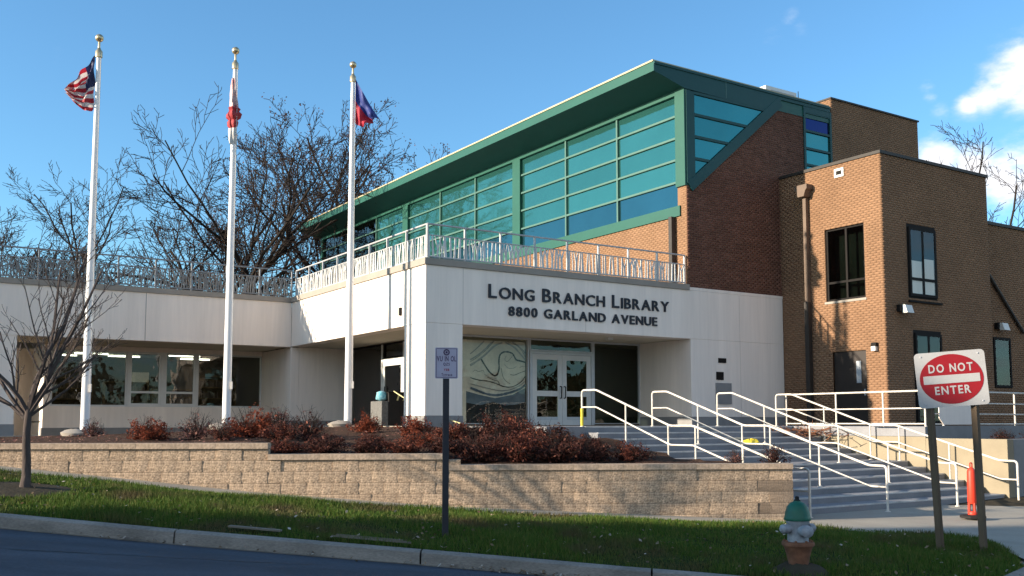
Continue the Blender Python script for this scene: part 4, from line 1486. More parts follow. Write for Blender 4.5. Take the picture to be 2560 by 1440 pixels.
def grow(seed, H, r0, fork=0.3, counts=(9, 7, 6, 5), spread=0.9, up=0.25, rmin=0.010, wob=0.16, first=0.28, ratio=(0.62, 0.55, 0.5, 0.45), lean=(0, 0), nseg=(9, 6, 5, 4, 3)):
    rg = random.Random(seed)
    big, small, tips = [], [], []

    def br(p, d, Ln, r, lv):
        n = nseg[min(lv, len(nseg) - 1)]
        pts = [p]
        dirs = []
        for i in range(n):
            d = (d + Vector((rg.gauss(0, wob), rg.gauss(0, wob), rg.gauss(0, wob * 0.6) + up * (0.25 if lv else 0.02)))).normalized()
            q = pts[-1] + d * (Ln / n)
            pts.append(q)
            dirs.append(d.copy())
        taper = 0.42 if lv == 0 else 0.5
        for i in range(n):
            ra = max(rmin, r * (1 - (1 - taper) * i / n))
            rb = max(rmin * 0.8, r * (1 - (1 - taper) * (i + 1) / n))
            (big if lv < 2 else small).append((tuple(pts[i]), tuple(pts[i + 1]), ra, rb))
        if lv >= len(counts):
            tips.append(pts[-1])
            return
        c = counts[lv]
        for j in range(c):
            f = first + (1 - first) * (j + rg.random() * 0.8) / c if lv == 0 else 0.2 + 0.8 * (j + rg.random()) / c
            f = min(f, 0.999)
            i = int(f * n)
            pp = pts[i].lerp(pts[i + 1], f * n - i)
            dd = dirs[i]
            az = rg.uniform(0, 2 * math.pi) if lv else j * 2.4 + rg.uniform(-0.5, 0.5)
            o = dd.orthogonal().normalized()
            o2 = dd.cross(o)
            side_ = o * math.cos(az) + o2 * math.sin(az)
            sp = spread * rg.uniform(0.7, 1.25) * (1.0 - 0.35 * f if lv == 0 else 1)
            nd = (dd + side_ * sp).normalized()
            ln = Ln * ratio[lv] * rg.uniform(0.7, 1.2) * (1.1 - 0.45 * f)
            rr = max(rmin, r * (1 - (1 - taper) * f) * rg.uniform(0.42, 0.6))
            br(pp, nd, ln, rr, lv + 1)
    br(Vector((0, 0, 0)), Vector((lean[0], lean[1], 1)).normalized(), H, r0, 0)
    return big, small, tips


def leaf_quads(C, size, rs, flat=0.5):
    n = len(C)
    a = rs.randn(n, 3)
    a /= np.linalg.norm(a, axis=1, keepdims=True)
    b = rs.randn(n, 3)
    b -= a * (a * b).sum(1, keepdims=True)
    b /= np.linalg.norm(b, axis=1, keepdims=True)
    s = size * (0.6 + 0.8 * rs.rand(n))[:, None]
    V = np.stack([C - a * s, C + b * s * flat, C + a * s, C - b * s * flat], 1).reshape(-1, 3)
    return V, np.arange(4 * n).reshape(-1, 4)


# background trees: five grown forms, shared
rs = np.random.RandomState(9)
forms = []
for k, (H, r0, cnt, sp, lean) in enumerate(((13.5, 0.30, (8, 7, 5, 4), 0.95, (0.10, 0.0)), (13, 0.28, (9, 7, 6, 4), 0.85, (-0.12, 0.05)),
                                            (12, 0.24, (9, 7, 6, 4), 1.0, (0.05, 0.1)), (13, 0.28, (8, 7, 5, 4), 0.9, (-0.05, 0)), (9, 0.16, (10, 7, 6, 4), 1.05, (0.1, 0)))):
    big_, small_, tips_ = grow(31 + k * 7, H, r0, counts=cnt, spread=sp, rmin=0.016, up=0.24, lean=lean, first=0.36, wob=0.17, ratio=(0.72, 0.55, 0.5, 0.5))
    vb, fb = tubes_np(big_, 6)
    vs2, fs2 = tubes_np(small_, 3)
    tips_ = np.array([tuple(p) for p in tips_])
    sel = tips_[rs.rand(len(tips_)) < 0.5]
    sel = np.repeat(sel, 4, 0)
    sel = sel + rs.randn(len(sel), 3) * 0.13
    lv, lf = leaf_quads(sel, 0.055, rs, 0.6)
    forms.append((npmesh('trunk', vb, fb), npmesh('twigs', vs2, fs2), npmesh('leaves', lv, lf), float(vs2[:, 2].max()) * 0.98))


def back_tree(px, Y, top_px, form, rz, leaf=None, label='', zb=-0.6, wid=1.0):
    """tree standing at depth Y"""
    H = forms[form][3]
    X = (px - 1280) / 2460 * Y
    ztop = (1056 - top_px) / 2450 * Y * 1.0
    s = (ztop - zb) / H
    t = thing('bare_tree' if not leaf else 'autumn_tree', label, 'tree', (X, Y, zb), rz, 'trees behind the library')
    t.scale = (s * wid, s * wid, s)
    link('trunk', forms[form][0], M['bark'], t, smooth=True)
    link('crown', forms[form][1], M['twig'], t)
    if leaf:
        link('leaves', forms[form][2], M[leaf], t)


TR = [(-45, 55, 470, 2, 0.4, None, 1.1), (50, 60, 455, 0, 1.9, None, 1.25), (172, 60, 430, 3, 3.3, None, 1.2), (255, 66, 540, 4, 0.8, None, 1.3), (345, 70, 560, 2, 5.1, None, 1.3),
      (430, 56, 325, 1, 2.2, None, 1.25), (515, 68, 440, 3, 0.3, None, 1.2), (650, 62, 365, 0, 4.4, None, 0.95), (800, 80, 335, 3, 2.9, None, 1.0),
      (905, 84, 325, 1, 0.9, 'leaf_tree', 1.0), (1000, 84, 345, 2, 5.5, 'leaf_tree', 1.0), (735, 66, 560, 4, 2.5, 'leaf_tree', 0.9)]
LABELT = ['bare tree cut by the left edge of the picture', 'bare tree with forked crown left of the left flagpole', 'tall bare tree just left of the left flagpole', 'low bushy bare tree behind the left flagpole',
          'low wide bare tree right of the left flagpole', 'tallest bare tree, between the left and middle flagpoles', 'bare tree just left of the middle flagpole', 'bare tree just right of the middle flagpole',
          'wide bare tree just left of the right flagpole', 'brown leaved tree behind the right flagpole and its flag',
          'brown leaved tree right of the right flagpole above the green eave', 'low brown leaved tree beside the lower end of the green eave']
for (px, Y, tp, fm, rz, lf_, wd_), lb_ in zip(TR, LABELT):
    back_tree(px, Y, tp, fm, rz, lf_, lb_, wid=wd_)
back_tree(2548, 52, 335, 2, 1.0, None, 'bare tree behind the brown block at the right edge', wid=0.9)
back_tree(2640, 58, 300, 0, 3.0, None, 'bare tree beyond the right edge, only outer twigs in view', wid=0.9)

# low thicket under those trees
big_, small_, tips_ = grow(77, 3.2, 0.05, counts=(9, 6, 5, 4), spread=1.2, rmin=0.010, up=0.35, first=0.05, ratio=(0.8, 0.6, 0.55, 0.5))
vb, fb = tubes_np(big_ + small_, 3)
thick_st = npmesh('stems', vb, fb)
tp_ = np.array([tuple(p) for p in tips_])
tp_ = tp_ + rs.randn(len(tp_), 3) * 0.15
lv, lf = leaf_quads(tp_, 0.020, rs, 0.6)
thick_lf = npmesh('foliage', lv, lf)
rg = random.Random(3)
TH = [(-10, 48), (105, 52), (225, 49), (330, 53), (450, 49), (600, 52), (700, 60)]
for i, (px, Y) in enumerate(TH):
    X = (px - 1280) / 2460 * Y
    t = thing('thicket_shrub', '%s brushy thicket shrub from the left below the bare trees behind the wing railing' % ordinal(i), 'shrub', (X, Y, -0.6), rg.uniform(0, 6), 'thicket behind the wing')
    s = rg.uniform(1.35, 1.9)
    t.scale = (s * 1.2, s, s)
    link('stems', thick_st, M['twig'], t)
    link('foliage', thick_lf, M['leaf_green' if i in (2, 6) else 'leaf_tree'], t)

# young street tree on the lawn
big_, small_, tips_ = [], [], []
rg = random.Random(21)
yt = thing('young_tree', 'young bare street tree with forked branches on the lawn at the left', 'tree', (-7.26, 14.75, -0.91))
segs = []
for i in range(7):
    segs.append(((0.012 * math.sin(i), 0, -0.05 + i * 0.165), (0.012 * math.sin(i + 1), 0, -0.05 + (i + 1) * 0.165), 0.066 - 0.0025 * i if i else 0.082, 0.066 - 0.0025 * (i + 1)))
v_, f_ = tubes_np(segs, 12)
link('trunk', npmesh('trunk', v_, f_), M['bark_near'], yt, smooth=True)
allseg = []
for (ax_, ay_, ln, rr, zf) in ((-0.85, 0.1, 2.2, 0.034, 0.95), (-0.45, -0.3, 2.3, 0.036, 1.05), (-0.12, 0.35, 2.5, 0.036, 1.08), (0.20, -0.2, 2.55, 0.038, 1.08), (0.60, 0.2, 2.4, 0.036, 1.05),
                               (0.9, -0.1, 1.9, 0.030, 1.0), (-1.2, 0.3, 1.9, 0.030, 0.92), (0.35, 0.5, 2.1, 0.030, 1.02), (1.5, 0.25, 1.5, 0.024, 0.98)):
    b_, s_, t_ = grow(rg.randint(0, 9999), ln, rr, counts=(6, 4, 3), spread=0.70, rmin=0.0038, up=0.36, first=0.12, wob=0.10, ratio=(0.45, 0.5, 0.5), lean=(ax_, ay_), nseg=(9, 5, 4, 3))
    for (p0, p1, ra, rb) in b_ + s_:
        allseg.append(((p0[0], p0[1], p0[2] + zf), (p1[0], p1[1], p1[2] + zf), ra, rb))
v_, f_ = tubes_np(allseg, 5)
link('crown', npmesh('crown', v_, f_), M['bark_near'], yt, smooth=True)
V = []
for i in range(24):
    a = 2 * math.pi * i / 24
    rr = 0.72 + 0.06 * math.sin(3 * a)
    x, y = -7.26 + rr * math.cos(a), 14.75 + rr * 0.8 * math.sin(a)
    V.append((x, y))
V.append((-7.26, 14.75))


def lawn_z(x, y):
    a, b = float(y_kerb(x)), float(y_walk(x))
    t_ = min(1, max(0, (y - a) / (b - a)))
    return float(z_kerb(x)) - 0.015 + (float(z_foot(x)) + 0.005 - float(z_kerb(x))) * t_ + 0.05 * math.sin(math.pi * t_)


V = [(x, y, lawn_z(x, y) + (0.012 if k < 24 else 0.05)) for k, (x, y) in enumerate(V)]
MB().add(V, [(i, (i + 1) % 24, 24) for i in range(24)]).build('dark_ring', M['soil'], None, smooth=True, label='dark ring on the lawn round the young tree', category='mulch')  # dark ring laid on the lawn round the trunk

# tall evergreens up the street, out of the picture: their shade lies on road and lawn
def evergreen(x, y, h, r, seed, label):
    rs_ = np.random.RandomState(seed)
    t = thing('evergreen_tree', label, 'tree', (x, y, float(z_kerb(x))), 0, 'evergreens up the street')
    MB().tube([(0, 0, -0.5), (0, 0, h * 0.5), (0, 0, h * 0.95)], [0.4, 0.25, 0.04], 8).build('trunk', M['bark'], t, smooth=True)
    n_ = 9000
    zz_ = rs_.rand(n_) ** 0.9
    rad = r * np.minimum(1.0, np.sqrt(np.clip((1 - zz_) * 2.2, 0, 1)) + 0.02) * np.sqrt(rs_.rand(n_)) * (0.9 + 0.2 * rs_.rand(n_))
    q_ = rs_.rand(n_) * 2 * math.pi
    C_ = np.stack([rad * np.cos(q_), rad * np.sin(q_), 0.3 + zz_ * h], 1)
    v2, f2 = leaf_quads(C_, 0.55, rs_, 0.6)
    link('crown', npmesh('crown', v2, f2), M['leaf_green'], t)


evergreen(-44, -2.2, 13.2, 2.6, 1, 'dense evergreen up the street, nearest the kerb, outside the picture')
evergreen(-41, -5.6, 13.5, 3.2, 2, 'dense evergreen up the street, second from the kerb, outside the picture')
evergreen(-38, -9.6, 14, 3.6, 3, 'dense evergreen up the street, farthest from the kerb, outside the picture')


# the far-off wood beyond the other side of the street
rs_ = np.random.RandomState(44)
n_ = 15000
az = rs_.uniform(R(72), R(300), n_)
dist = rs_.uniform(62, 80, n_)
hh = 6.5 + 2.2 * np.sin(az * 23) + 1.6 * np.sin(az * 51 + 1) + 1.0 * np.sin(az * 97)
zt_ = rs_.rand(n_) ** 0.8 * hh
C_ = np.stack([dist * np.sin(az), dist * np.cos(az), zt_ + np.interp(dist * np.sin(az), [-80, 0, 80], [1.2, -2.2, -2.9])], 1)
v2, f2 = leaf_quads(C_, 0.95, rs_, 0.7)
link('far_wood', npmesh('far_wood', v2, f2), M['leaf_wood'], label='dark leafy wood across the street, outside the picture', category='wood', kind='stuff')


# ---- shrubs of the planting bed
def shrub_forms(seed, r, h, nl, size):
    rs_ = np.random.RandomState(seed)
    nc = 34
    ca_ = rs_.rand(nc) * 2 * math.pi
    ce_ = np.arcsin(rs_.rand(nc) ** 0.9)
    cr_ = 0.5 + 0.55 * rs_.rand(nc)
    cc = np.stack([np.cos(ca_) * np.cos(ce_) * r * cr_, np.sin(ca_) * np.cos(ce_) * r * cr_, np.sin(ce_) * h * cr_ + 0.05], 1)
    pick = rs_.randint(0, nc, nl)
    along = 1 - 0.65 * rs_.rand(nl)[:, None] ** 1.6
    C_ = cc[pick] * along + rs_.randn(nl, 3) * np.array([0.075, 0.075, 0.06]) * (r / 0.75)
    C_[:, 2] = np.abs(C_[:, 2]) + 0.01
    v, f = leaf_quads(C_, size, rs_, 0.55)
    vv = v.reshape(-1, 4, 3)
    k_ = (0.45 + 1.1 * rs_.rand(nl) ** 1.5)[:, None, None]
    v = (C_[:, None, :] + (vv - C_[:, None, :]) * k_).reshape(-1, 3)
    segs_ = []
    for _ in range(70):
        a = rs_.rand() * 2 * math.pi
        e = math.asin(rs_.rand() ** 0.7)
        m_ = 0.8 + rs_.rand() * 0.45
        end = np.array([math.cos(a) * math.cos(e) * r, math.sin(a) * math.cos(e) * r, math.sin(e) * h]) * m_
        midp = end * 0.5 + rs_.randn(3) * 0.03
        segs_.append((tuple(end * 0.05), tuple(midp), 0.008, 0.006))
        segs_.append((tuple(midp), tuple(end), 0.006, 0.003))
        for _k in range(3):
            st = midp + (end - midp) * rs_.rand()
            segs_.append((tuple(st), tuple(st + rs_.randn(3) * 0.08 + np.array([0, 0, 0.06])), 0.004, 0.002))
    v2, f2 = tubes_np(segs_, 3)
    return npmesh('foliage', v, f), npmesh('stems', v2, f2)


SH = [shrub_forms(s, 0.75, 0.72, 2600, 0.036) for s in range(4)]
SHS = [shrub_forms(s + 10, 0.5, 0.62, 620, 0.030) for s in range(3)]


def shrub(x, y, s, form, lm, label, group, sparse=False, sz=1.0, name='shrub', zoff=0.0):
    z = bed_z(x, y) if zoff == 0 else zoff
    t = thing(name, label, 'shrub', (x, y, z), (x * 7.1 + y * 3.3) % 6.28, group)
    t.scale = (s, s, s * sz)
    fl, st = (SHS if sparse else SH)[form]
    fo = link('foliage', fl, None, t)
    if fl.materials:
        pass
    else:
        fl.materials.append(M[lm])
    fo.material_slots[0].link = 'OBJECT'
    fo.material_slots[0].material = M[lm]
    s2 = link('stems', st, M['twig'], t)


rg = random.Random(8)
# front row, right behind the wall
fr = []
x = -4.1
while x < 2.55:
    fr.append(x)
    x += rg.uniform(0.62, 0.80)
for i, x in enumerate(fr):
    big_s = x > -1.2
    yy = y_wall(x) + 0.75 + rg.uniform(-0.12, 0.15)
    s = rg.uniform(0.66, 0.80) if big_s else rg.uniform(0.50, 0.62)
    if x > 1.3:
        s *= 0.72
    shrub(x, yy, s, i % 4, 'leaf_dark' if i % 3 else 'leaf_rust', '%s rust brown shrub from the left in the front row behind the retaining wall' % ordinal(i), 'front row of rust brown shrubs', sz=0.95 if big_s else 0.72)
# second row
sr = []
x = -4.5
while x < 1.9:
    sr.append(x)
    x += rg.uniform(0.75, 0.95)
for i, x in enumerate(sr):
    yy = y_wall(x) + 1.9 + rg.uniform(-0.2, 0.25)
    s = rg.uniform(0.46, 0.60)
    if x > -0.9:
        s *= 1.25
    if x > 0.9:
        s *= 0.75
    shrub(x, yy, s, (i + 2) % 4, ('leaf_rust', 'leaf_dark', 'leaf_rust', 'leaf_orange')[i % 4] if x < -0.9 else ('leaf_rust', 'leaf_dark')[i % 2], '%s red brown shrub from the left in the second row of the bed' % ordinal(i), 'second row of red brown shrubs', sz=0.95 if x > -0.9 else 0.72)
# third row, in front of the doors glass
for i, (x, dy, s) in enumerate(((-0.55, 3.2, 0.85), (0.2, 3.3, 0.8), (0.9, 3.0, 0.6), (-1.3, 3.4, 0.62), (-0.15, 4.2, 0.85))):
    shrub(x, y_wall(x) + dy, s, i % 4, 'leaf_rust' if i % 2 else 'leaf_dark', '%s tall red brown shrub in the clump before the art panel glass' % ordinal(i), 'tall shrubs before the entrance glass')
# single shrubs on the left part of the bed
SG = [(235, 1100, 22.5, 0.62, 'leaf_pink', True, 'sparse pinkish shrub at the foot of the left flagpole'),
      (375, 1102, 19.2, 0.60, 'leaf_orange', False, 'round orange red shrub between the left and middle flagpoles'),
      (495, 1104, 19.4, 0.78, 'leaf_pink', True, 'thin pinkish brown shrub left of the middle flagpole'),
      (625, 1100, 20.2, 0.80, 'leaf_orange', False, 'bright red shrub just right of the middle flagpole'),
      (700, 1098, 21.2, 0.92, 'leaf_pink', True, 'loose pinkish shrub second right of the middle flagpole'),
      (770, 1098, 20.6, 0.92, 'leaf_rust', True, 'loose brown shrub midway between the middle and right flagpoles'),
      (915, 1085, 23.2, 0.62, 'leaf_orange', False, 'orange shrub between the right flagpole and the litter bin'),
      (1040, 1085, 22.5, 0.58, 'leaf_orange', False, 'orange red shrub at the corner pier of the library'),
      (560, 1110, 19.0, 0.62, 'leaf_rust', True, 'low brown shrub in front of the middle flagpole foot')]
for i, (px, py, Y, s, lm, sp, lb_) in enumerate(SG):
    shrub((px - 1280) / 2452 * Y, Y, s, i % 3, lm, lb_, 'single shrubs of the bed', sp)
shrub(*W(2.1, -9.1, 0).xy, 0.42, 0, 'leaf_pink', 'small dull red shrub at the end of the front row beside the steps', 'single shrubs of the bed', True)
shrub(*W(2.25, -10.0, 0).xy, 0.62, 1, 'leaf_dark', 'small crimson twiggy shrub on the wall end beside the leftmost handrail', 'single shrubs of the bed', True)
# dry brush right of the steps
for i, (u, v, s) in enumerate(((11.6, -9.0, 0.7), (13.0, -9.1, 0.8), (14.5, -9.0, 0.75), (16.2, -9.1, 0.8))):
    p = W(u, v, 0)
    shrub(p.x, p.y, s, i % 3, 'leaf_rust' if i % 2 else 'leaf_dark', '%s low brown brush plant from the steps in the bed behind the red sign' % ordinal(i), 'brush behind the red sign', True, 0.7, zoff=-0.47)
# heap of cut branches beside the steps
segs_ = []
rg = random.Random(6)
for _ in range(150):
    a = Vector((rg.gauss(0, 0.35), rg.gauss(0, 0.5), rg.uniform(0, 0.16)))
    d_ = Vector((rg.gauss(0, 1), rg.gauss(0, 1), rg.gauss(0.15, 0.35))).normalized() * rg.uniform(0.15, 0.5)
    segs_.append((tuple(a), tuple(a + d_), 0.012, 0.006))
v_, f_ = tubes_np(segs_, 4)
o = link('brush_heap', npmesh('brush_heap', v_, f_), M['rust'], label='heap of cut brown branches beside the rightmost handrail', category='branches', kind='stuff')
o.location, o.rotation_euler = W(9.25, -4.6, FLOOR - 0.26), (0, 0, ALPHA)
# stones at the flagpole feet
for (px, Y, lb_) in ((190, 23.9, 'pale stone at the foot of the left flagpole'), (552, 24.9, 'pale stone at the foot of the middle flagpole'), (852, 26.9, 'rounded white stone at the foot of the right flagpole')):
    x = (px - 1280) / 2452 * Y
    rs_ = np.random.RandomState(px)
    mb = MB().lathe([(0.10, 0.0), (0.24, 0.03), (0.26, 0.10), (0.18, 0.17), (0.05, 0.20)], 12)
    mb.v = [(p[0] * 1.3 + rs_.randn() * 0.015, p[1] + rs_.randn() * 0.015, p[2] + rs_.randn() * 0.01) for p in mb.v]
    o = mb.build('stone', M['coping'], None, smooth=True, label=lb_, category='stone', group='stones at the flagpoles')
    o.location = (x, Y, bed_z(x, Y) - 0.01)


# ------------------------------------------------------------ flagpoles and flags
def flagpole(x, y, z, h, label):
    t = thing('flagpole', label, 'flagpole', (x, y, z), 0, 'white flagpoles before the library')
    MB().tube([(0, 0, -0.3), (0, 0, 1.0), (0, 0, h * 0.5), (0, 0, h - 0.62)], [0.112, 0.108, 0.086, 0.052], 20).build('shaft', M['pole'], t, smooth=True)
    MB().lathe([(0.19, 0.0), (0.185, 0.03), (0.14, 0.06), (0.115, 0.07)], 20).build('base_collar', M['pole'], t, smooth=True)
    MB().lathe([(0.05, 0), (0.088, 0.02), (0.088, 0.17), (0.05, 0.22), (0.035, 0.26)], 14, (0, 0, h - 0.64)).build('truck', M['gold'], t, smooth=True)
    pr = [(0.1 * math.sin(a) + 0.002, h - 0.12 - 0.1 * math.cos(a)) for a in np.linspace(0.25, math.pi - 0.05, 10)]
    MB().lathe([(0.03, h - 0.40), (0.028, h - 0.22)] + pr, 16).build('ball', M['gold'], t, smooth=True)
    MB().tube([(0.085, -0.06, h - 0.65), (0.11, -0.08, h * 0.5), (0.13, -0.09, 1.2)], 0.008, 5).build('halyard', M['rope'], t)
    MB().box(0.10, 0.16, -0.10, -0.06, 1.1, 1.3).build('cleat', M['rope'], t)
    return t


P1, P2, P3 = (-10.47, 24.12, -0.36), (-7.40, 25.48, -0.24), (-4.58, 27.46, -0.15)
flagpole(*P1, 10.20, 'left of three tall white flagpoles, carrying a drooping striped flag')
flagpole(*P2, 10.28, 'middle of three tall white flagpoles, carrying a furled red flag')
flagpole(*P3, 10.54, 'right of three tall white flagpoles, nearest the entrance')


def cloth(name, fn, material, nx=26, ny=22):
    V, F, UV = [], [], []
    for j in range(ny + 1):
        for i in range(nx + 1):
            V.append(tuple(fn(i / nx, j / ny)))
            UV.append((i / nx, j / ny))
    for j in range(ny):
        for i in range(nx):
            p = j * (nx + 1) + i
            F.append((p, p + 1, p + nx + 2, p + nx + 1))
    me = bpy.data.meshes.new(name)
    me.from_pydata(V, [], F)
    uvl = me.uv_layers.new(name='UVMap')
    for lp in me.loops:
        uvl.data[lp.index].uv = UV[lp.vertex_index]
    me.update()
    return me


def flag1(s, t):
    hz = 8.20 + 1.42 * t
    top = Vector((-0.76, -0.10, -0.45))
    base = Vector((-0.09, -0.02, hz))
    tipz = 8.62 + 0.10 * t
    tip = Vector((-0.74 + 0.03 * math.sin(9 * t), -0.12, tipz))
    p = base.lerp(tip, s)
    p.y += 0.13 * math.sin(t * 15 + s * 5) * (0.35 + s) * (1 - 0.3 * s) + 0.05 * math.sin(s * 17 + t * 4)
    p.x += 0.05 * math.sin(t * 11 + s * 3) * s
    p.z -= 0.16 * math.sin(math.pi * s) * (1 - t) + 0.08 * math.sin(math.pi * s) * t
    return p


o = link('flag', cloth('flag', flag1, 'flag_stripes'), M['flag_stripes'], smooth=True, label='drooping red and white striped flag on the left flagpole', category='flag', group='flags')
o.location = P1


def flag3(s, t):
    hz = 8.72 + 1.30 * t
    base = Vector((0.07, -0.03, hz))
    tip = Vector((0.78 - 0.32 * (1 - t), -0.10, 8.80 + 0.08 * t - 0.14 * (1 - t)))
    p = base.lerp(tip, s)
    p.y += 0.11 * math.sin(t * 10 + s * 5) * (0.25 + s) + 0.05 * math.sin(s * 14)
    p.x += 0.04 * math.sin(t * 13 + s * 4) * s
    p.z -= 0.10 * math.sin(math.pi * s)
    return p


o = link('flag', cloth('flag', flag3, 'flag_bands'), M['flag_bands'], smooth=True, label='blue over red flag drooping on the right flagpole', category='flag', group='flags')
o.location = P3
fg = thing('furled_flag', 'red and white flag wrapped tight round the middle flagpole', 'flag', P2, 0, 'flags')
rs_ = np.random.RandomState(2)


def furl(prof, k=22, amp=0.02):
    mb = MB().lathe(prof, k)
    mb.v = [(p[0] * (1 + 0.28 * math.sin(3 * math.atan2(p[1], p[0]) + p[2] * 6)) - 0.02, p[1] * (1 + 0.25 * math.sin(5 * math.atan2(p[1], p[0]) + p[2] * 4)), p[2] + rs_.randn() * amp * 0.3) for p in mb.v]
    return mb


furl([(0.06, 9.40), (0.075, 9.2), (0.085, 8.95), (0.10, 8.7), (0.12, 8.5)][::-1]).build('white_fold', M['flag_furled'], fg, smooth=True)
furl([(0.07, 8.02), (0.12, 8.10), (0.13, 8.2), (0.10, 8.26), (0.17, 8.33), (0.185, 8.42), (0.12, 8.5), (0.15, 8.56), (0.09, 8.62)]).build('red_fold', M['flag_red'], fg, smooth=True)
furl([(0.085, 7.6), (0.095, 7.7), (0.10, 7.9), (0.095, 8.02)]).build('loose_end', M['rope'], fg, smooth=True)


# ------------------------------------------------------------ signs
def rounded(w, h, r, n=5):
    pts = []
    for (cx_, cy_, a0) in ((w / 2 - r, h / 2 - r, 0), (-w / 2 + r, h / 2 - r, 90), (-w / 2 + r, -h / 2 + r, 180), (w / 2 - r, -h / 2 + r, 270)):
        for i in range(n + 1):
            a = R(a0 + 90 * i / n)
            pts.append((cx_ + r * math.cos(a), cy_ + r * math.sin(a)))
    return pts[::-1]


SY = 14.2
sg = thing('do_not_enter_sign', 'red and white DO NOT ENTER sign on two wooden posts', 'sign', (6.42, SY, -1.67), R(-6))
for (bx_, tx_) in ((6.15 - 6.42, 6.055 - 6.42), (6.74 - 6.42, 6.69 - 6.42)):
    MB().tube([(bx_, 0.05, -0.3), (tx_, 0.05, 2.30)], 0.058, 4).build('post', M['wood_post'], sg)
pl_ = MB().prism(rounded(0.985, 0.80, 0.06), 'y', -0.004, 0.0)
plate = pl_.build('plate', M['sign_white'], sg)
plate.location = (-0.055, -0.02, 2.30)
plate.rotation_euler = (0, R(-4.2), 0)
disc = MB().prism([(0.445 * math.cos(a), 0.360 * math.sin(a)) for a in np.linspace(0, -2 * math.pi, 49)[:-1]], 'y', -0.0075, -0.0045)
disc.build('red_disc', M['sign_red'], plate)
MB().prism(rounded(0.79, 0.12, 0.01), 'y', -0.0105, -0.008).build('white_bar', M['sign_white'], plate)
text_line([(c, 0.165) for c in 'DO NOT'], 0.62, M['sign_white'], plate, (-0.31, -0.0095, 0.105), (1, 0, 0), (0, 0, 1), 0.0012, weight=0.004, gap=0.05)
text_line([(c, 0.165) for c in 'ENTER'], 0.50, M['sign_white'], plate, (-0.25, -0.0095, -0.215), (1, 0, 0), (0, 0, 1), 0.0012, weight=0.004, gap=0.04)
for dx in (-0.36, 0.27):
    for dz_ in (0.34, -0.34):
        MB().lathe([(0.011, 0), (0.011, 0.006), (0.004, 0.009)], 8).build('bolt', M['alu'], plate)
bl = [c for c in plate.children if c.name.startswith('bolt')]
for c, (dx, dz_) in zip(bl, ((-0.40, 0.345), (-0.40, -0.345), (0.40, 0.345), (0.40, -0.345))):
    c.location, c.rotation_euler = (dx, -0.004, dz_), (R(90), 0, 0)
wp = MB().prism([(-0.80, 0.32), (0.80, 0.32), (0.80, -0.16), (0.62, -0.32), (-0.62, -0.32), (-0.80, -0.16)], 'y', 0, 0.02)
o = wp.build('blank_plate', M['stucco'], None, label='plain pale plate with clipped corners hung on the guard rail behind the wooden sign posts', category='plate')
o.location, o.rotation_euler = W(11.2, -8.075, 0.27), (0, 0, ALPHA)

# lilac parking sign
ps = thing('parking_sign', 'small lilac parking sign with faded lettering on a dark square post', 'sign', (-0.925, 13.75, -1.43), R(9))
MB().box(-0.042, 0.042, -0.042, 0.042, -0.2, 2.06).build('post', M['post_dark'], ps, bevel=0.006)
pp = MB().prism(rounded(0.32, 0.435, 0.02), 'y', -0.052, -0.048).build('plate', M['sign_lilac'], ps)
pp.location = (0.0, 0, 2.26)
mb = MB()
for (a, b, c, d_) in ((-0.145, 0.145, 0.198, 0.204), (-0.145, -0.139, -0.204, 0.198), (0.139, 0.145, -0.204, 0.198), (-0.139, 0.139, -0.204, -0.198)):
    mb.box(a, b, -0.0545, -0.053, c, d_)
mb.build('border', M['ink_purple'], pp)
mb = MB()
for a in np.linspace(0, 2 * math.pi, 15)[:-1]:
    mb.box(0.036 * math.cos(a) - 0.009, 0.036 * math.cos(a) + 0.009, -0.0545, -0.053, 0.150 + 0.036 * math.sin(a) - 0.009, 0.150 + 0.036 * math.sin(a) + 0.009)
mb.box(-0.014, 0.014, -0.0545, -0.053, 0.135, 0.165)
mb.build('emblem', M['ink_purple'], pp)
text_line([(c, 0.105) for c in 'VU IN OL'], 0.27, M['ink_purple'], pp, (-0.135, -0.0535, 0.025), (1, 0, 0), (0, 0, 1), 0.0008, weight=0.0015)
text_line([(c, 0.055) for c in 'QZS'], 0.09, M['ink_purple'], pp, (-0.045, -0.0535, -0.035), (1, 0, 0), (0, 0, 1), 0.0008, weight=0.001)
text_line([(c, 0.045) for c in 'YEB'], 0.08, M['ink_red'], pp, (-0.04, -0.0535, -0.110), (1, 0, 0), (0, 0, 1), 0.0008, weight=0.001)
text_line([(c, 0.050) for c in 'Tygraco'], 0.15, M['ink_purple'], pp, (-0.07, -0.0535, -0.180), (1, 0, 0), (0, 0, 1), 0.0008, weight=0.001)

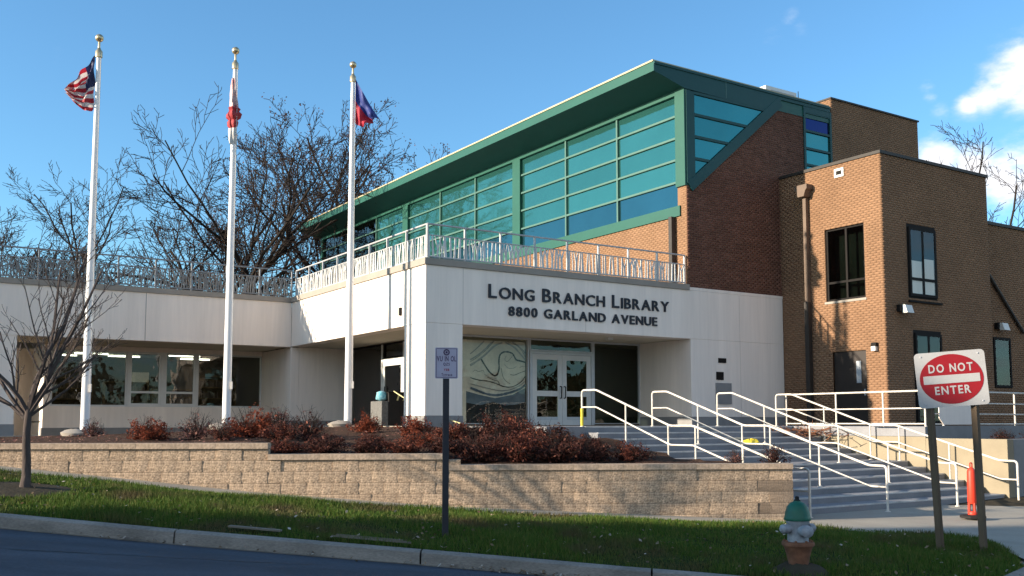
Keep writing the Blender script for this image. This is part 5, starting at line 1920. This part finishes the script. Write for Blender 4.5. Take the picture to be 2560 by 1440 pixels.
# ------------------------------------------------------------ fire hydrant
hy = thing('fire_hydrant', 'grey fire hydrant with green bonnet on a rusty flange at the kerb', 'hydrant', (3.62, 12.58, -1.875), R(20))
hy.scale = (1.14, 1.14, 0.98)
MB().lathe([(0.115, 0.38), (0.113, 0.46), (0.108, 0.52), (0.112, 0.60), (0.128, 0.63), (0.130, 0.655)], 22).build('barrel', M['hyd_silver'], hy, smooth=True)
MB().lathe([(0.145, 0.655), (0.150, 0.675), (0.140, 0.70), (0.132, 0.76), (0.112, 0.83), (0.080, 0.875), (0.045, 0.893), (0.040, 0.905)], 22).build('bonnet', M['hyd_green'], hy, smooth=True)
MB().lathe([(0.040, 0.905), (0.038, 0.915), (0.026, 0.92), (0.024, 0.955), (0.012, 0.962)], 6).build('operating_nut', M['rubber'], hy)
for (az, r_, l_, z_) in ((0, 0.052, 0.20, 0.55), (180, 0.052, 0.20, 0.55), (-95, 0.070, 0.20, 0.53)):
    a = R(az)
    c_, s_ = math.cos(a), math.sin(a)
    mb = MB()
    mb.tube([(0.08 * c_, 0.08 * s_, z_), (0.135 * c_, 0.135 * s_, z_), (0.137 * c_, 0.137 * s_, z_), (l_ * c_, l_ * s_, z_), ((l_ + .03) * c_, (l_ + .03) * s_, z_)], [r_ * 0.9, r_ * 0.9, r_ * 1.15, r_ * 1.1, r_ * 0.45], 12)
    mb.build('nozzle_cap', M['hyd_silver'], hy, smooth=True)
MB().lathe([(0.175, 0.335), (0.178, 0.36), (0.172, 0.382), (0.12, 0.385)], 22).build('flange', M['rust'], hy, smooth=True)
for i in range(8):
    a = 2 * math.pi * i / 8
    MB().lathe([(0.016, 0.386), (0.016, 0.402), (0.008, 0.408)], 6, (0.15 * math.cos(a), 0.15 * math.sin(a), 0)).build('bolt', M['rust'], hy)
MB().lathe([(0.105, -0.1), (0.110, 0.10), (0.125, 0.20), (0.150, 0.30), (0.168, 0.334)], 22).build('lower_barrel', M['rust'], hy, smooth=True)
mb = MB().lathe([(0.42, -0.03), (0.30, 0.05), (0.16, 0.10), (0.05, 0.11)], 16)
rs_ = np.random.RandomState(3)
mb.v = [(p[0] + rs_.randn() * 0.02, p[1] + rs_.randn() * 0.02, p[2] + rs_.randn() * 0.012) for p in mb.v]
o = mb.build('soil_mound', M['soil'], None, smooth=True, label='low mound of soil and dead leaves round the hydrant foot', category='soil')
o.location = (3.62, 12.58, -1.875)

# ------------------------------------------------------------ red channelizer at the foot of the steps
dl = thing('traffic_delineator', 'tall orange red traffic delineator on a black base beside the steps', 'delineator', (8.62, 18.55, -1.775), R(10))
MB().lathe([(0.23, 0.0), (0.23, 0.04), (0.20, 0.055), (0.08, 0.06)], 8).build('base', M['rubber'], dl)
b_ = MB()
b_.tube([(0, 0, 0.26), (0, 0, 0.30), (0, 0, 0.85), (0, 0, 0.90), (0, 0, 0.935)], [0.065, 0.085, 0.076, 0.062, 0.03], 12)
b_.build('body', M['orange_red'], dl, smooth=True)
for a in (0, 120, 240):
    q = R(a + 30)
    MB().tube([(0.062 * math.cos(q), 0.062 * math.sin(q), 0.04), (0.055 * math.cos(q), 0.055 * math.sin(q), 0.28)], 0.024, 6).build('strut', M['orange_red'], dl)
MB().lathe([(0.078, 0.04), (0.085, 0.06), (0.085, 0.10), (0.07, 0.12)], 12).build('collar', M['orange_red'], dl, smooth=True)
MB().tube(fillet([(-0.022, 0, 0.93), (-0.022, 0, 1.02), (0.022, 0, 1.02), (0.022, 0, 0.93)], 0.02), 0.012, 6).build('handle', M['orange_red'], dl)

# ------------------------------------------------------------ litter bin in the porch, bag and tape
bp_ = W(0.95, 4.3, -0.13)
bn = thing('litter_bin', 'litter bin with grey aggregate side and dark front by the porch', 'bin', bp_, ALPHA)
MB().box(-0.33, -0.10, -0.35, 0.45, -0.15, 0.78).build('aggregate_side', M['aggregate'], bn, bevel=0.02)
MB().box(-0.098, 0.62, -0.36, 0.45, -0.15, 1.02).build('dark_casing', M['rubber'], bn, bevel=0.01)
MB().box(-0.12, 0.64, -0.38, 0.47, 1.022, 1.06).build('lid', M['frame_dark'], bn, bevel=0.01)
mb = MB()
for (a, b) in ((0.16, 0.24), (0.36, 0.5)):
    mb.prism([(a, 0.80), (a + 0.05, 0.80), (b + 0.03, 0.97), (b - 0.03, 0.97)], 'y', -0.366, -0.361)
mb.build('notice_marks', M['tape'], bn)
mb = MB().lathe([(0.05, 0), (0.15, 0.05), (0.17, 0.15), (0.13, 0.26), (0.05, 0.30)], 14)
mb.v = [(p[0] * (1 + 0.2 * math.sin(p[2] * 30 + p[1] * 20)), p[1] * (1 + 0.2 * math.sin(p[2] * 25 + p[0] * 20)), p[2]) for p in mb.v]
o = mb.build('blue_bag', M['blue_bag'], None, smooth=True, label='crumpled light blue bag on the litter bin', category='bag')
o.location = W(0.73, 4.2, 0.655)
a, b = W(1.0, 3.9, 0.95), W(0.75, -0.6, -0.02)
pts = [a.lerp(b, i / 12) - Vector((0, 0, 0.10 * math.sin(math.pi * i / 12))) for i in range(13)]
mb = MB()
mb.tube(pts, 0.018, 4)
mb.build('barrier_tape', M['tape'], None, label='pale yellow barrier tape stretched from the litter bin to the bed', category='tape')
# yellow wraps on the first handrail and on the steps
o = MB().lathe([(0.034, 0), (0.040, 0.1), (0.036, 0.3), (0.040, 0.44)], 8).build('tape_wrap', M['yellow'], None, smooth=True, label='yellow tape wound round the leftmost handrail post', category='tape')
o.location = W(2.60, -3.45, FLOOR + 0.01)
rs_ = np.random.RandomState(12)
mb = MB().lathe([(0.16, 0), (0.17, 0.03), (0.10, 0.08), (0.03, 0.11)], 12)
mb.v = [(p[0] * 1.5 + rs_.randn() * 0.02, p[1] + rs_.randn() * 0.02, max(0, p[2] + rs_.randn() * 0.01)) for p in mb.v]
o = mb.build('crumpled_tape', M['yellow'], None, label='crumpled yellow tape lying on the steps', category='tape')
o.location = W(6.7, -5.15, FLOOR - 0.1433 * 3 + 0.002)
# grey meter box on a pole by the brown wall
mt_ = W(12.2, -7.0, FLOOR)
mx_ = thing('meter_box', 'grey box on a thin post behind the guard rail left of the red sign', 'box', mt_, ALPHA)
MB().tube([(0, 0, 0), (0, 0, 1.0)], 0.035, 8).build('post', M['alu'], mx_)
MB().box(-0.14, 0.14, -0.1, 0.1, 0.62, 1.18).build('case', M['grey_box'], mx_, bevel=0.01)

# weathered boards left in the grass by the kerb
for i, (x0, x1, off, wd_, lb_) in enumerate(((-3.75, -3.05, 0.16, 0.10, 'short weathered board in the grass near the kerb at the left'), (-2.35, -1.30, 0.10, 0.02, 'long thin grey board in the grass by the kerb, the nearer of two'), (-2.30, -1.42, 0.20, 0.02, 'long thin grey board in the grass by the kerb, the farther of two'))):
    ya, yb_ = float(y_kerb(x0)) + off, float(y_kerb(x1)) + off
    za, zb_ = lawn_z(x0, ya) + 0.055, lawn_z(x1, yb_) + 0.05
    a, b = Vector((x0, ya, za)), Vector((x1, yb_, zb_))
    t = (b - a).normalized()
    nn = Vector((-t.y, t.x, 0)).normalized() * wd_
    up_ = Vector((0, 0, 0.022))
    MB().add([a, b, b + nn, a + nn, a + up_, b + up_, b + nn + up_, a + nn + up_], [(0, 3, 2, 1), (4, 5, 6, 7), (0, 1, 5, 4), (1, 2, 6, 5), (2, 3, 7, 6), (3, 0, 4, 7)]).build('weathered_board', M['wood_grey'], None, label=lb_, category='board', group='boards in the grass')

# dead leaves lying on the planting bed
rs_ = np.random.RandomState(33)
P_ = []
while len(P_) < 1500:
    x, y = rs_.uniform(-11, 2.6), rs_.uniform(0.25, 7.5)
    y = y_wall(x) + y
    u, v = toL((x, y))
    if u > 1.9 or v > 9.5:
        continue
    P_.append((x, y, bed_z(x, y) + 0.03 + rs_.rand() * 0.02))
P_ = np.array(P_)
v2, f2 = leaf_quads(P_, 0.035, rs_, 0.6)
v2 = v2.reshape(-1, 4, 3)
v2[:, :, 2] = P_[:, None, 2] + (v2[:, :, 2] - P_[:, None, 2]) * 0.35
link('bed_litter', npmesh('bed_litter', v2.reshape(-1, 3), f2), M['leaf_pink'], label='dead leaves lying between the shrubs of the bed', category='leaves', kind='stuff')
for (x0, x1, y0, y1, z0, z1) in ((1.150, 1.160, -0.002, 0.01, 2.67, 4.22), (5.35, 5.358, -0.002, 0.01, 2.67, 3.0), (11.75, 11.758, -0.002, 0.01, 0.19, 4.2)):
    part('wall_joint', M['joint'], (x0, x1, y0, y1, z0, z1))
part('wall_joint', M['joint'], (-0.002, 0.01, 6.4, 6.408, 2.67, 4.22))
